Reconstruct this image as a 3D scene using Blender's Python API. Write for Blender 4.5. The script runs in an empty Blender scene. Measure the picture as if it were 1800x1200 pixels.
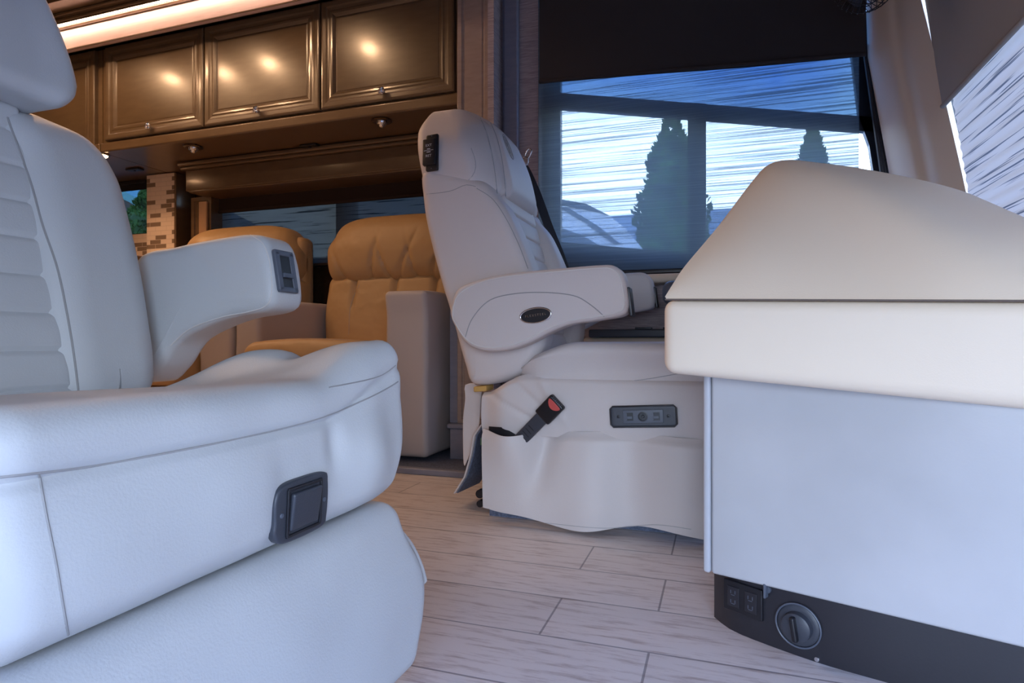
import bpy, math, random
from mathutils import Vector, noise
from mathutils.bvhtree import BVHTree
random.seed(7)
SC = bpy.context.scene
COL = SC.collection

# ------------------------------------------------------------------ camera
CS, CC = 0.3223, 0.9466            # sin / cos of the yaw (looking to +Y, turned 18.8 deg to the rear)
H, F = 0.50, 1080.0
cam = bpy.data.cameras.new('camera'); camo = bpy.data.objects.new('camera', cam); COL.objects.link(camo)
camo.location = (0, 0, H); camo.rotation_euler = (math.pi/2, 0, math.asin(CS))
cam.sensor_width = 36; cam.lens = 36*F/1800; cam.clip_start = 0.02; cam.clip_end = 300
SC.camera = camo
# ------------------------------------------------------------------ world
W = bpy.data.worlds.new('world'); SC.world = W; W.use_nodes = True
nt = W.node_tree; nt.nodes.clear()
wo = nt.nodes.new('ShaderNodeOutputWorld'); bg = nt.nodes.new('ShaderNodeBackground')
tc = nt.nodes.new('ShaderNodeTexCoord'); sx = nt.nodes.new('ShaderNodeSeparateXYZ')
rp = nt.nodes.new('ShaderNodeValToRGB'); nz = nt.nodes.new('ShaderNodeTexNoise'); ad = nt.nodes.new('ShaderNodeMath')
nz.inputs['Scale'].default_value = 3.2; nz.inputs['Detail'].default_value = 5
ad.operation = 'MULTIPLY_ADD'; ad.inputs[1].default_value = 0.42
nt.links.new(tc.outputs['Generated'], sx.inputs[0]); nt.links.new(tc.outputs['Generated'], nz.inputs['Vector'])
nt.links.new(nz.outputs['Fac'], ad.inputs[0]); nt.links.new(sx.outputs['Z'], ad.inputs[2])
nt.links.new(ad.outputs[0], rp.inputs[0]); nt.links.new(rp.outputs[0], bg.inputs[0]); nt.links.new(bg.outputs[0], wo.inputs[0])
e = rp.color_ramp.elements
e[0].position = 0.10; e[0].color = (0.66, 0.80, 1.0, 1)
e[1].position = 0.95; e[1].color = (0.16, 0.30, 0.72, 1)
a = e.new(0.52); a.color = (0.66, 0.80, 1.0, 1)
a = e.new(0.64); a.color = (0.17, 0.32, 0.80, 1)
bg.inputs[1].default_value = 7.6
# ------------------------------------------------------------------ colour management
SC.view_settings.view_transform = 'Standard'; SC.view_settings.look = 'None'
SC.view_settings.gamma = 1.0; SC.view_settings.use_curve_mapping = False
SC.view_settings.exposure = 0.36
# ------------------------------------------------------------------ daylight portals (they only guide sampling of the sky)
def portal(loc, rot, sx_, sy_):
    l = bpy.data.lights.new('portal', 'AREA'); l.shape = 'RECTANGLE'; l.size = sx_; l.size_y = sy_
    l.cycles.is_portal = True
    o = bpy.data.objects.new('portal', l); o.location = loc; o.rotation_euler = rot; COL.objects.link(o)
portal((0.305, -0.64, 0.48), (-math.pi/2, 0, math.pi), 1.29, 1.1)
portal((1.05, 0.75, 1.35), (0, -math.pi/2, math.pi), 1.2, 3.0)

# ------------------------------------------------------------------ rays
def dirv(px, py):
    t = (px-900)/F
    return Vector((-CS+t*CC, CC+t*CS, (600-py)/F))
CAM = Vector((0, 0, H))
def PY(px, py, Y): d = dirv(px, py); return CAM + d*(Y/d.y)
def PX(px, py, X): d = dirv(px, py); return CAM + d*(X/d.x)
def PD(px, py, D): return CAM + dirv(px, py)*D
def kX(px): d = dirv(px, 600); return d.x/d.y

# ------------------------------------------------------------------ materials
def mat(name, col, rough=0.5, metal=0.0, spec=0.5, coat=0.0, coat_r=0.1, bump=0.0, bscale=200, bdet=2, emit=None, es=1.0, var=0.0, vscale=3.0, col2=None, bump2=0.0, b2scale=6):
    m = bpy.data.materials.new(name); m.use_nodes = True
    n = m.node_tree; b = n.nodes['Principled BSDF']
    b.inputs['Base Color'].default_value = (*col, 1); b.inputs['Roughness'].default_value = rough
    b.inputs['Metallic'].default_value = metal; b.inputs['Specular IOR Level'].default_value = spec
    b.inputs['Coat Weight'].default_value = coat; b.inputs['Coat Roughness'].default_value = coat_r
    t = n.nodes.new('ShaderNodeTexCoord')
    prev = None
    if bump2:
        nn = n.nodes.new('ShaderNodeTexNoise'); nn.inputs['Scale'].default_value = b2scale; nn.inputs['Detail'].default_value = 2
        n.links.new(t.outputs['Object'], nn.inputs['Vector'])
        bb = n.nodes.new('ShaderNodeBump'); bb.inputs['Strength'].default_value = bump2; bb.inputs['Distance'].default_value = 0.02
        n.links.new(nn.outputs['Fac'], bb.inputs['Height']); prev = bb
    if bump:
        nn = n.nodes.new('ShaderNodeTexNoise'); nn.inputs['Scale'].default_value = bscale; nn.inputs['Detail'].default_value = bdet
        n.links.new(t.outputs['Object'], nn.inputs['Vector'])
        bb = n.nodes.new('ShaderNodeBump'); bb.inputs['Strength'].default_value = bump; bb.inputs['Distance'].default_value = 0.001
        n.links.new(nn.outputs['Fac'], bb.inputs['Height'])
        if prev: n.links.new(prev.outputs[0], bb.inputs['Normal'])
        prev = bb
    if prev: n.links.new(prev.outputs[0], b.inputs['Normal'])
    if var or col2:
        nn = n.nodes.new('ShaderNodeTexNoise'); nn.inputs['Scale'].default_value = vscale; nn.inputs['Detail'].default_value = 5
        n.links.new(t.outputs['Object'], nn.inputs['Vector'])
        r = n.nodes.new('ShaderNodeValToRGB')
        c2 = col2 or tuple(c*(1-var) for c in col)
        r.color_ramp.elements[0].position = 0.35; r.color_ramp.elements[0].color = (*c2, 1)
        r.color_ramp.elements[1].position = 0.65; r.color_ramp.elements[1].color = (*col, 1)
        n.links.new(nn.outputs['Fac'], r.inputs[0]); n.links.new(r.outputs[0], b.inputs['Base Color'])
    if emit:
        b.inputs['Emission Color'].default_value = (*emit, 1); b.inputs['Emission Strength'].default_value = es
    return m
M = {}
M['leather'] = mat('leather', (0.60, 0.61, 0.62), 0.46, bump=0.3, bscale=380, spec=0.4, bump2=0.10, b2scale=11)
M['leather_d'] = mat('leather_driver', (0.68, 0.62, 0.60), 0.46, bump=0.3, bscale=380, spec=0.4, bump2=0.12, b2scale=10)
M['seam'] = mat('seam', (0.36, 0.35, 0.35), 0.6)
M['seam_dark'] = mat('seam_dark', (0.16, 0.12, 0.10), 0.7)
M['piping'] = mat('piping', (0.74, 0.71, 0.68), 0.45)
M['tan'] = mat('tan_leather', (0.49, 0.31, 0.15), 0.45, bump=0.2, bscale=350, bump2=0.5, b2scale=10, spec=0.35)
M['tan_daylit'] = mat('tan_daylit', (0.48, 0.42, 0.40), 0.55, bump=0.3, bscale=300, spec=0.3)  # recliner arm leather greyed and cooled; daylight on the arms put into the colour
M['vinyl'] = mat('vinyl', (0.94, 0.80, 0.64), 0.5, bump=0.15, bscale=500, spec=0.3, var=0.03, vscale=2)
M['panel'] = mat('panel', (0.58, 0.58, 0.60), 0.3, bump=0.08, bscale=300, var=0.16, vscale=3, spec=0.5)
M['panel_edge'] = mat('panel_edge', (0.52, 0.53, 0.57), 0.25)
M['kick'] = mat('kick', (0.022, 0.021, 0.027), 0.35, bump=0.1, bscale=200)
M['black'] = mat('black_plastic', (0.012, 0.012, 0.016), 0.35)
M['grey'] = mat('charcoal_plastic', (0.045, 0.05, 0.065), 0.4, bump=0.2, bscale=600)
M['grey2'] = mat('charcoal_light', (0.10, 0.115, 0.15), 0.4)
M['chrome'] = mat('chrome', (0.8, 0.8, 0.82), 0.12, metal=1.0)
M['nickel'] = mat('nickel', (0.6, 0.55, 0.48), 0.2, metal=1.0)
M['red'] = mat('red_button', (0.62, 0.10, 0.09), 0.4)
M['webbing'] = mat('webbing', (0.02, 0.022, 0.03), 0.6, bump=0.4, bscale=500)
M['white_ink'] = mat('white_ink', (0.7, 0.7, 0.72), 0.5)
M['trimbeige'] = mat('trim_beige', (0.70, 0.58, 0.45), 0.6, bump=0.2, bscale=350)
M['frame'] = mat('window_frame', (0.02, 0.022, 0.03), 0.35)
M['carpet'] = mat('carpet', (0.16, 0.19, 0.28), 0.95, bump=1.0, bscale=500, var=0.4, vscale=150)
M['tree'] = mat('foliage', (0.045, 0.13, 0.02), 0.8, var=0.7, vscale=5)
M['bark'] = mat('bark', (0.10, 0.06, 0.04), 0.9, bump=0.5, bscale=30)
M['asphalt'] = mat('asphalt', (0.15, 0.15, 0.15), 0.9, var=0.2, vscale=2)
M['ceil'] = mat('ceiling_cloth', (0.55, 0.50, 0.44), 0.9)
M['lampglow'] = mat('lamp_glow', (1, .8, .6), 0.5, emit=(1.0, 0.55, 0.28), es=28)
M['solid_shade'] = mat('solid_shade', (0.036, 0.030, 0.031), 0.9, bump=0.5, bscale=500)
M['brown_shade'] = mat('brown_shade', (0.035, 0.018, 0.012), 0.9, bump=0.5, bscale=500)

M['darkwood'] = mat('dark_wood', (0.06, 0.028, 0.012), 0.2, coat=0.4, var=0.4, vscale=8)

def wood(name, c1, c2, rough=0.22, sc=(3, 3, 14)):
    m = bpy.data.materials.new(name); m.use_nodes = True
    n = m.node_tree; b = n.nodes['Principled BSDF']
    t = n.nodes.new('ShaderNodeTexCoord'); mp = n.nodes.new('ShaderNodeMapping'); mp.inputs['Scale'].default_value = sc
    nn = n.nodes.new('ShaderNodeTexNoise'); nn.inputs['Scale'].default_value = 5; nn.inputs['Detail'].default_value = 8
    r = n.nodes.new('ShaderNodeValToRGB')
    r.color_ramp.elements[0].position = .3; r.color_ramp.elements[0].color = (*c1, 1)
    r.color_ramp.elements[1].position = .7; r.color_ramp.elements[1].color = (*c2, 1)
    n.links.new(t.outputs['Object'], mp.inputs[0]); n.links.new(mp.outputs[0], nn.inputs['Vector'])
    n.links.new(nn.outputs['Fac'], r.inputs[0]); n.links.new(r.outputs[0], b.inputs['Base Color'])
    b.inputs['Roughness'].default_value = rough; b.inputs['Coat Weight'].default_value = 0.35; b.inputs['Coat Roughness'].default_value = 0.16
    return m
M['wood'] = wood('glazed_wood', (0.125, 0.082, 0.046), (0.15, 0.10, 0.056), 0.31, (2, 2, 8))
M['wood_h'] = wood('glazed_wood_rail', (0.135, 0.085, 0.045), (0.165, 0.105, 0.056), 0.28, (2, 2, 8))
M['pillar'] = wood('pillar_wood', (0.34, 0.26, 0.22), (0.40, 0.31, 0.27), 0.3)
M['plinth'] = wood('plinth_wood', (0.20, 0.21, 0.27), (0.24, 0.25, 0.32), 0.35)
M['band'] = wood('header_band', (0.74, 0.56, 0.50), (0.82, 0.64, 0.57), 0.35, (2, 2, 20))

def floor_mat():
    m = bpy.data.materials.new('plank_tile'); m.use_nodes = True
    n = m.node_tree; b = n.nodes['Principled BSDF']; L = n.links
    t = n.nodes.new('ShaderNodeTexCoord')
    mp = n.nodes.new('ShaderNodeMapping'); mp.inputs['Location'].default_value = (0.294+6.3, -0.848+1.59, 0)
    br = n.nodes.new('ShaderNodeTexBrick'); br.offset = 0.7956; br.offset_frequency = 2; br.squash = 1
    br.inputs['Scale'].default_value = 1; br.inputs['Brick Width'].default_value = 0.9; br.inputs['Row Height'].default_value = 0.159
    br.inputs['Mortar Size'].default_value = 0.0022; br.inputs['Mortar Smooth'].default_value = 0.3; br.inputs['Bias'].default_value = 0
    br.inputs['Color1'].default_value = (0.86, 0.80, 0.78, 1); br.inputs['Color2'].default_value = (0.76, 0.70, 0.68, 1)
    br.inputs['Mortar'].default_value = (0.36, 0.33, 0.34, 1)
    L.new(t.outputs['Object'], mp.inputs[0]); L.new(mp.outputs[0], br.inputs['Vector'])
    m2 = n.nodes.new('ShaderNodeMapping'); m2.inputs['Scale'].default_value = (7, 60, 1)
    g = n.nodes.new('ShaderNodeTexNoise'); g.inputs['Scale'].default_value = 1.2; g.inputs['Detail'].default_value = 9; g.inputs['Roughness'].default_value = 0.7
    L.new(t.outputs['Object'], m2.inputs[0]); L.new(m2.outputs[0], g.inputs['Vector'])
    r = n.nodes.new('ShaderNodeValToRGB')
    r.color_ramp.elements[0].position = .33; r.color_ramp.elements[0].color = (0.50, 0.41, 0.38, 1)
    r.color_ramp.elements[1].position = .50; r.color_ramp.elements[1].color = (1, 1, 1, 1)
    L.new(g.outputs['Fac'], r.inputs[0])
    mx = n.nodes.new('ShaderNodeMix'); mx.data_type = 'RGBA'; mx.blend_type = 'MULTIPLY'; mx.inputs[0].default_value = 0.75
    L.new(br.outputs['Color'], mx.inputs[6]); L.new(r.outputs[0], mx.inputs[7]); L.new(mx.outputs[2], b.inputs['Base Color'])
    b.inputs['Roughness'].default_value = 0.36
    bp = n.nodes.new('ShaderNodeBump'); bp.inputs['Strength'].default_value = 0.4; bp.inputs['Distance'].default_value = 0.002; bp.invert = True
    L.new(br.outputs['Fac'], bp.inputs['Height']); L.new(bp.outputs[0], b.inputs['Normal'])
    return m
M['floor'] = floor_mat()

def wallpaper():
    m = bpy.data.materials.new('woven_wallpaper'); m.use_nodes = True
    n = m.node_tree; b = n.nodes['Principled BSDF']; L = n.links
    t = n.nodes.new('ShaderNodeTexCoord'); mp = n.nodes.new('ShaderNodeMapping'); mp.inputs['Scale'].default_value = (14, 14, 260)
    g = n.nodes.new('ShaderNodeTexNoise'); g.inputs['Scale'].default_value = 1.5; g.inputs['Detail'].default_value = 4
    r = n.nodes.new('ShaderNodeValToRGB')
    r.color_ramp.elements[0].position = .3; r.color_ramp.elements[0].color = (0.30, 0.24, 0.24, 1)
    r.color_ramp.elements[1].position = .7; r.color_ramp.elements[1].color = (0.55, 0.46, 0.46, 1)
    L.new(t.outputs['Object'], mp.inputs[0]); L.new(mp.outputs[0], g.inputs['Vector']); L.new(g.outputs['Fac'], r.inputs[0])
    L.new(r.outputs[0], b.inputs['Base Color']); b.inputs['Roughness'].default_value = 0.9
    return m
M['wallpaper'] = wallpaper()

def mosaic():
    m = bpy.data.materials.new('mosaic_tile'); m.use_nodes = True
    n = m.node_tree; b = n.nodes['Principled BSDF']; L = n.links
    t = n.nodes.new('ShaderNodeTexCoord'); s = n.nodes.new('ShaderNodeSeparateXYZ'); c = n.nodes.new('ShaderNodeCombineXYZ')
    L.new(t.outputs['Object'], s.inputs[0]); L.new(s.outputs[0], c.inputs[0]); L.new(s.outputs[2], c.inputs[1])
    br = n.nodes.new('ShaderNodeTexBrick'); br.offset = 0.5
    br.inputs['Scale'].default_value = 1; br.inputs['Brick Width'].default_value = 0.085; br.inputs['Row Height'].default_value = 0.0265
    br.inputs['Mortar Size'].default_value = 0.0013; br.inputs['Bias'].default_value = -0.25
    br.inputs['Color1'].default_value = (0.62, 0.45, 0.34, 1); br.inputs['Color2'].default_value = (0.0, 0.0, 0.0, 1)
    br.inputs['Mortar'].default_value = (0.60, 0.46, 0.36, 1)
    L.new(c.outputs[0], br.inputs['Vector'])
    # every tile is either cream or brown
    sp = n.nodes.new('ShaderNodeSeparateColor'); L.new(br.outputs['Color'], sp.inputs[0])
    r = n.nodes.new('ShaderNodeValToRGB'); r.color_ramp.interpolation = 'CONSTANT'
    r.color_ramp.elements[0].position = 0; r.color_ramp.elements[0].color = (0.26, 0.19, 0.14, 1)
    r.color_ramp.elements[1].position = 0.36; r.color_ramp.elements[1].color = (0.80, 0.66, 0.54, 1)
    L.new(sp.outputs[0], r.inputs[0])
    mx = n.nodes.new('ShaderNodeMix'); mx.data_type = 'RGBA'
    L.new(br.outputs['Fac'], mx.inputs[0]); L.new(r.outputs[0], mx.inputs[6]); mx.inputs[7].default_value = (0.66, 0.54, 0.44, 1)
    L.new(mx.outputs[2], b.inputs['Base Color']); b.inputs['Roughness'].default_value = 0.25
    return m
M['mosaic'] = mosaic()

def sheer(name, axis, open_lo, open_hi, col, period=230.0, trans=(1, 1, 1), tl=0.5, streak=6.0, f0=0.33, f1=0.52, dark=None):
    """woven sheer fabric: random thick and thin horizontal threads with see-through gaps"""
    m = bpy.data.materials.new(name); m.use_nodes = True
    n = m.node_tree; L = n.links; n.nodes.remove(n.nodes['Principled BSDF']); out = n.nodes['Material Output']
    t = n.nodes.new('ShaderNodeTexCoord'); mp = n.nodes.new('ShaderNodeMapping')
    mp.inputs['Scale'].default_value = (streak, streak, period)
    g = n.nodes.new('ShaderNodeTexNoise'); g.inputs['Scale'].default_value = 1.0; g.inputs['Detail'].default_value = 3; g.inputs['Roughness'].default_value = 0.6
    L.new(t.outputs['Object'], mp.inputs[0]); L.new(mp.outputs[0], g.inputs['Vector'])
    r = n.nodes.new('ShaderNodeMapRange'); r.inputs['From Min'].default_value = f0; r.inputs['From Max'].default_value = f1
    r.inputs['To Min'].default_value = open_lo; r.inputs['To Max'].default_value = open_hi
    L.new(g.outputs['Fac'], r.inputs[0])
    tr = n.nodes.new('ShaderNodeBsdfTransparent'); tr.inputs[0].default_value = (*trans, 1)
    df = n.nodes.new('ShaderNodeBsdfDiffuse'); df.inputs[0].default_value = (*col, 1)
    tn = n.nodes.new('ShaderNodeBsdfTranslucent'); tn.inputs[0].default_value = (*col, 1)
    if dark:
        cr = n.nodes.new('ShaderNodeValToRGB'); cr.color_ramp.elements[0].position = .38; cr.color_ramp.elements[0].color = (*dark, 1)
        cr.color_ramp.elements[1].position = .43; cr.color_ramp.elements[1].color = (*col, 1)
        L.new(g.outputs['Fac'], cr.inputs[0]); L.new(cr.outputs[0], df.inputs[0]); L.new(cr.outputs[0], tn.inputs[0])
    m1 = n.nodes.new('ShaderNodeMixShader'); m1.inputs[0].default_value = tl
    L.new(df.outputs[0], m1.inputs[1]); L.new(tn.outputs[0], m1.inputs[2])
    m2 = n.nodes.new('ShaderNodeMixShader'); L.new(r.outputs[0], m2.inputs[0]); L.new(m1.outputs[0], m2.inputs[1]); L.new(tr.outputs[0], m2.inputs[2])
    L.new(m2.outputs[0], out.inputs[0])
    return m
M['sheer'] = sheer('sheer_driver', 'z', 0.045, 0.205, (0.14, 0.17, 0.18), 210, (0.85, 0.94, 1.0), 0.5, 1.3, 0.41, 0.53)
M['sheer_far'] = sheer('sheer_far', 'z', 0.005, 0.035, (0.085, 0.095, 0.10), 110, tl=0.5, streak=2.5, dark=(0.02, 0.024, 0.028))
M['grey_shade'] = sheer('grey_shade', 'z', 0.0, 0.0, (0.42, 0.39, 0.36), 95, tl=0.10, streak=5)
M['sheer_front'] = sheer('sheer_front', 'z', 0.0, 0.0, (0.62, 0.56, 0.52), 125, tl=0.24, streak=1.6, dark=(0.14, 0.15, 0.18))

def glass(name, col, clear=0.93):
    m = bpy.data.materials.new(name); m.use_nodes = True
    n = m.node_tree; L = n.links; n.nodes.remove(n.nodes['Principled BSDF']); out = n.nodes['Material Output']
    tr = n.nodes.new('ShaderNodeBsdfTransparent'); tr.inputs[0].default_value = (*col, 1)
    gl = n.nodes.new('ShaderNodeBsdfGlossy'); gl.inputs['Roughness'].default_value = 0.02
    mx = n.nodes.new('ShaderNodeMixShader'); mx.inputs[0].default_value = 1-clear
    L.new(tr.outputs[0], mx.inputs[1]); L.new(gl.outputs[0], mx.inputs[2]); L.new(mx.outputs[0], out.inputs[0])
    return m
M['glass'] = glass('window_glass', (0.95, 0.98, 1.0), 0.95)
M['glass_dark'] = glass('privacy_glass', (0.42, 0.45, 0.45), 0.95)
M['glass_blue'] = glass('tinted_glass', (0.36, 0.48, 0.60), 0.95)

# ------------------------------------------------------------------ mesh helpers
def merge(*vfs):
    V, Fc = [], []
    for v, f in vfs:
        k = len(V); V += [Vector(p) for p in v]; Fc += [tuple(i+k for i in q) for q in f]
    return V, Fc
def build(name, vf, m, parent=None, smooth=True, loc=None):
    V, Fc = vf
    base = parent.location if (parent is not None and parent.parent is None) else Vector((0, 0, 0))
    if parent is not None and parent.parent is not None:
        base = parent.parent.location
    if parent is None:
        if loc is None:
            n = len(V); base = Vector((sum(p[0] for p in V)/n, sum(p[1] for p in V)/n, min(p[2] for p in V)))
        else: base = Vector(loc)
    me = bpy.data.meshes.new(name); me.from_pydata([tuple(Vector(p)-base) for p in V], [], Fc); me.validate()
    if smooth: me.polygons.foreach_set('use_smooth', [True]*len(me.polygons))
    me.materials.append(M[m] if isinstance(m, str) else m); me.update()
    import bmesh
    bm = bmesh.new(); bm.from_mesh(me); bmesh.ops.recalc_face_normals(bm, faces=bm.faces); bm.to_mesh(me); bm.free()
    if smooth:
        try: me.set_sharp_from_angle(angle=math.radians(50))
        except Exception: pass
    o = bpy.data.objects.new(name, me); COL.objects.link(o)
    if parent is None: o.location = base
    else: o.parent = parent
    return o
def thing(name, loc, label, cat, group=None):
    o = bpy.data.objects.new(name, None); COL.objects.link(o); o.location = loc; o.empty_display_size = .1
    o['label'] = label; o['category'] = cat
    if group: o['group'] = group
    return o
def tag(o, label, cat, group=None):
    o['label'] = label; o['category'] = cat
    if group: o['group'] = group
    return o
def struct(name, vf, m, parent=None, smooth=False):
    o = build(name, vf, m, parent, smooth)
    if parent is None: o['kind'] = 'structure'
    return o
def box(x0, x1, y0, y1, z0, z1):
    V = [(x, y, z) for z in (z0, z1) for y in (y0, y1) for x in (x0, x1)]
    return V, [(0, 1, 3, 2), (4, 6, 7, 5), (0, 4, 5, 1), (2, 3, 7, 6), (0, 2, 6, 4), (1, 5, 7, 3)]
def rbox(x0, x1, y0, y1, z0, z1, r, n=(10, 10, 10), fn=None, k=4):
    c = Vector(((x0+x1)/2, (y0+y1)/2, (z0+z1)/2)); h = Vector((abs(x1-x0)/2, abs(y1-y0)/2, abs(z1-z0)/2))
    r = min(r, h.x*.999, h.y*.999, h.z*.999)
    ax = []
    for i in range(3):
        L = [-h[i]+r*(1-math.cos(j*math.pi/2/k))*1.0 if False else -h[i]+r*j/k for j in range(k)]
        mid = [-h[i]+r + (2*h[i]-2*r)*j/n[i] for j in range(n[i]+1)] if h[i]-r > 1e-5 else [0]
        ax.append(L+mid+[-q for q in reversed(L)])
    idx = {}; V = []; Fc = []
    def vid(i, j, l):
        key = (i, j, l)
        if key not in idx:
            p = Vector((ax[0][i], ax[1][j], ax[2][l]))
            inn = Vector([max(-(h[q]-r), min(h[q]-r, p[q])) for q in range(3)])
            d = p-inn
            if d.length > 1e-9:
                # widen the grid over the rounding so that rows stay even
                d = Vector([math.sin(max(-1, min(1, d[q]/r))*math.pi/4)/math.sin(math.pi/4) for q in range(3)])
                p = inn+d.normalized()*r
            p = p+c
            if fn: p = Vector(fn(p))
            idx[key] = len(V); V.append(p)
        return idx[key]
    N = [len(a_) for a_ in ax]
    for i in (0, N[0]-1):
        for j in range(N[1]-1):
            for l in range(N[2]-1): Fc.append((vid(i, j, l), vid(i, j+1, l), vid(i, j+1, l+1), vid(i, j, l+1)))
    for j in (0, N[1]-1):
        for i in range(N[0]-1):
            for l in range(N[2]-1): Fc.append((vid(i, j, l), vid(i+1, j, l), vid(i+1, j, l+1), vid(i, j, l+1)))
    for l in (0, N[2]-1):
        for i in range(N[0]-1):
            for j in range(N[1]-1): Fc.append((vid(i, j, l), vid(i+1, j, l), vid(i+1, j+1, l), vid(i, j+1, l)))
    return V, Fc
def crom(P, n, closed=True):
    """Catmull-Rom resample of a list of points to n even samples"""
    P = [Vector(p) for p in P]; m = len(P); out = []
    def g(i): return P[i % m] if closed else P[max(0, min(m-1, i))]
    segs = m if closed else m-1; dense = []
    for i in range(segs):
        a_, b_, c_, d_ = g(i-1), g(i), g(i+1), g(i+2)
        for k in range(16):
            t = k/16
            dense.append(0.5*((2*b_)+(-a_+c_)*t+(2*a_-5*b_+4*c_-d_)*t*t+(-a_+3*b_-3*c_+d_)*t**3))
    if closed: dense.append(dense[0].copy())
    else: dense.append(P[-1])
    L = [0]
    for i in range(1, len(dense)): L.append(L[-1]+(dense[i]-dense[i-1]).length)
    cnt = n if closed else n-1; j = 0
    for i in range(n):
        s = L[-1]*i/cnt
        while j < len(L)-2 and L[j+1] < s: j += 1
        q = (s-L[j])/max(1e-9, L[j+1]-L[j]); out.append(dense[j].lerp(dense[j+1], min(1, q)))
    return out
def slab(outline, mp, w0, w1, r, n=96, crown=(0, 0), smooth_out=True, rings=5, fn=None, core=(0.85, 0.6, 0.3)):
    """closed outline (u,v), thickness w0..w1, edges rounded by r, faces crowned"""
    P = crom([(p[0], p[1], 0) for p in outline], n) if smooth_out else [Vector((p[0], p[1], 0)) for p in outline]
    n = len(P)
    area = sum(P[i].x*P[(i+1) % n].y-P[(i+1) % n].x*P[i].y for i in range(n))
    if area < 0: P.reverse()
    N = []
    for i in range(n):
        t = (P[(i+1) % n]-P[i-1]).normalized(); N.append(Vector((-t.y, t.x, 0)))
    c = sum(P, Vector())/n
    prof = []
    for k in range(rings+1): a_ = math.pi/2*k/rings; prof.append((r*(1-math.sin(a_)), w0+r*(1-math.cos(a_)) if False else w0+r*(1-math.cos(math.pi/2*k/rings))))
    rows = []
    def ring(inset, w, s=1.0, add=0):
        rows.append([(c.x+(P[i].x+N[i].x*inset-c.x)*s, c.y+(P[i].y+N[i].y*inset-c.y)*s, w+add) for i in range(n)])
    for s in reversed(core): ring(r, w0, s, -crown[0]*(1-s*s))
    for k in range(rings+1):
        a_ = math.pi/2*k/rings; ring(r*(1-math.sin(a_)), w0+r*(1-math.cos(a_)))
    for k in range(rings+1):
        a_ = math.pi/2*(1-k/rings); ring(r*(1-math.sin(a_)), w1-r*(1-math.cos(a_)))
    for s in core: ring(r, w1, s, crown[1]*(1-s*s))
    V = []; Fc = []
    for R in rows: V += R
    for k in range(len(rows)-1):
        for i in range(n): Fc.append((k*n+i, k*n+(i+1) % n, (k+1)*n+(i+1) % n, (k+1)*n+i))
    V.append((c.x, c.y, w0-crown[0])); a0 = len(V)-1
    V.append((c.x, c.y, w1+crown[1])); a1 = len(V)-1; kk = (len(rows)-1)*n
    for i in range(n): Fc.append((a0, (i+1) % n, i)); Fc.append((a1, kk+i, kk+(i+1) % n))
    V = [Vector(mp(*p)) for p in V]
    if fn: V = [Vector(fn(p)) for p in V]
    return V, Fc
def tube(pts, r, k=8, closed=False, cap=True, flat=1.0, up=None):
    pts = [Vector(p) for p in pts]; n = len(pts); V = []; Fc = []; prev = None
    for i in range(n):
        if closed: t = pts[(i+1) % n]-pts[i-1]
        else: t = pts[min(n-1, i+1)]-pts[max(0, i-1)]
        t.normalize()
        if prev is None:
            u = Vector(up) if up else (Vector((0, 0, 1)) if abs(t.z) < .9 else Vector((1, 0, 0)))
        else: u = prev
        u = (u-t*u.dot(t)).normalized(); prev = u; w = t.cross(u)
        rr = r[i] if isinstance(r, (list, tuple)) else r
        for j in range(k):
            a_ = 2*math.pi*j/k; V.append(pts[i]+u*math.cos(a_)*rr*flat+w*math.sin(a_)*rr)
    for i in range(n if closed else n-1):
        for j in range(k):
            a_ = i*k+j; b_ = i*k+(j+1) % k; c_ = ((i+1) % n)*k+(j+1) % k; d_ = ((i+1) % n)*k+j
            Fc.append((a_, b_, c_, d_))
    if not closed and cap:
        Fc.append(tuple(range(k))); Fc.append(tuple((n-1)*k+j for j in reversed(range(k))))
    return V, Fc
def cyl(c0, c1, r0, r1=None, k=24): return tube([c0, c1], [r0, r1 if r1 is not None else r0], k)
def lathe(c, axis, prof, k=24):
    """prof: (radius, offset along axis)"""
    axis = Vector(axis).normalized(); u = axis.orthogonal().normalized(); w = axis.cross(u); V = []; Fc = []
    for (r, h) in prof:
        for j in range(k):
            a_ = 2*math.pi*j/k; V.append(Vector(c)+axis*h+(u*math.cos(a_)+w*math.sin(a_))*max(r, 1e-4))
    for i in range(len(prof)-1):
        for j in range(k): Fc.append((i*k+j, i*k+(j+1) % k, (i+1)*k+(j+1) % k, (i+1)*k+j))
    Fc.append(tuple(range(k))); Fc.append(tuple((len(prof)-1)*k+j for j in reversed(range(k))))
    return V, Fc
def obox(c, u, v, w, hu, hv, hw, r=0.0, n=(2, 2, 2), fn=None):
    """box with its own axes"""
    c = Vector(c); u = Vector(u).normalized(); v = Vector(v).normalized(); w = Vector(w).normalized()
    V, Fc = rbox(-hu, hu, -hv, hv, -hw, hw, r, n, fn) if r else box(-hu, hu, -hv, hv, -hw, hw)
    return [c+u*p[0]+v*p[1]+w*p[2] for p in V], Fc
def bvh(*objs):
    V = []; Fc = []
    for o in objs:
        k = len(V); off = o.location.copy(); p = o.parent
        while p: off += p.location; p = p.parent
        V += [v.co+off for v in o.data.vertices]; Fc += [tuple(i+k for i in q.vertices) for q in o.data.polygons]
    return BVHTree.FromPolygons(V, Fc)
def cast(B, px, py):
    d = dirv(px, py).normalized(); h = B.ray_cast(CAM, d)
    return (h[0], h[1] if h[1].dot(d) < 0 else -h[1]) if h[0] is not None else (None, None)
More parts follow.
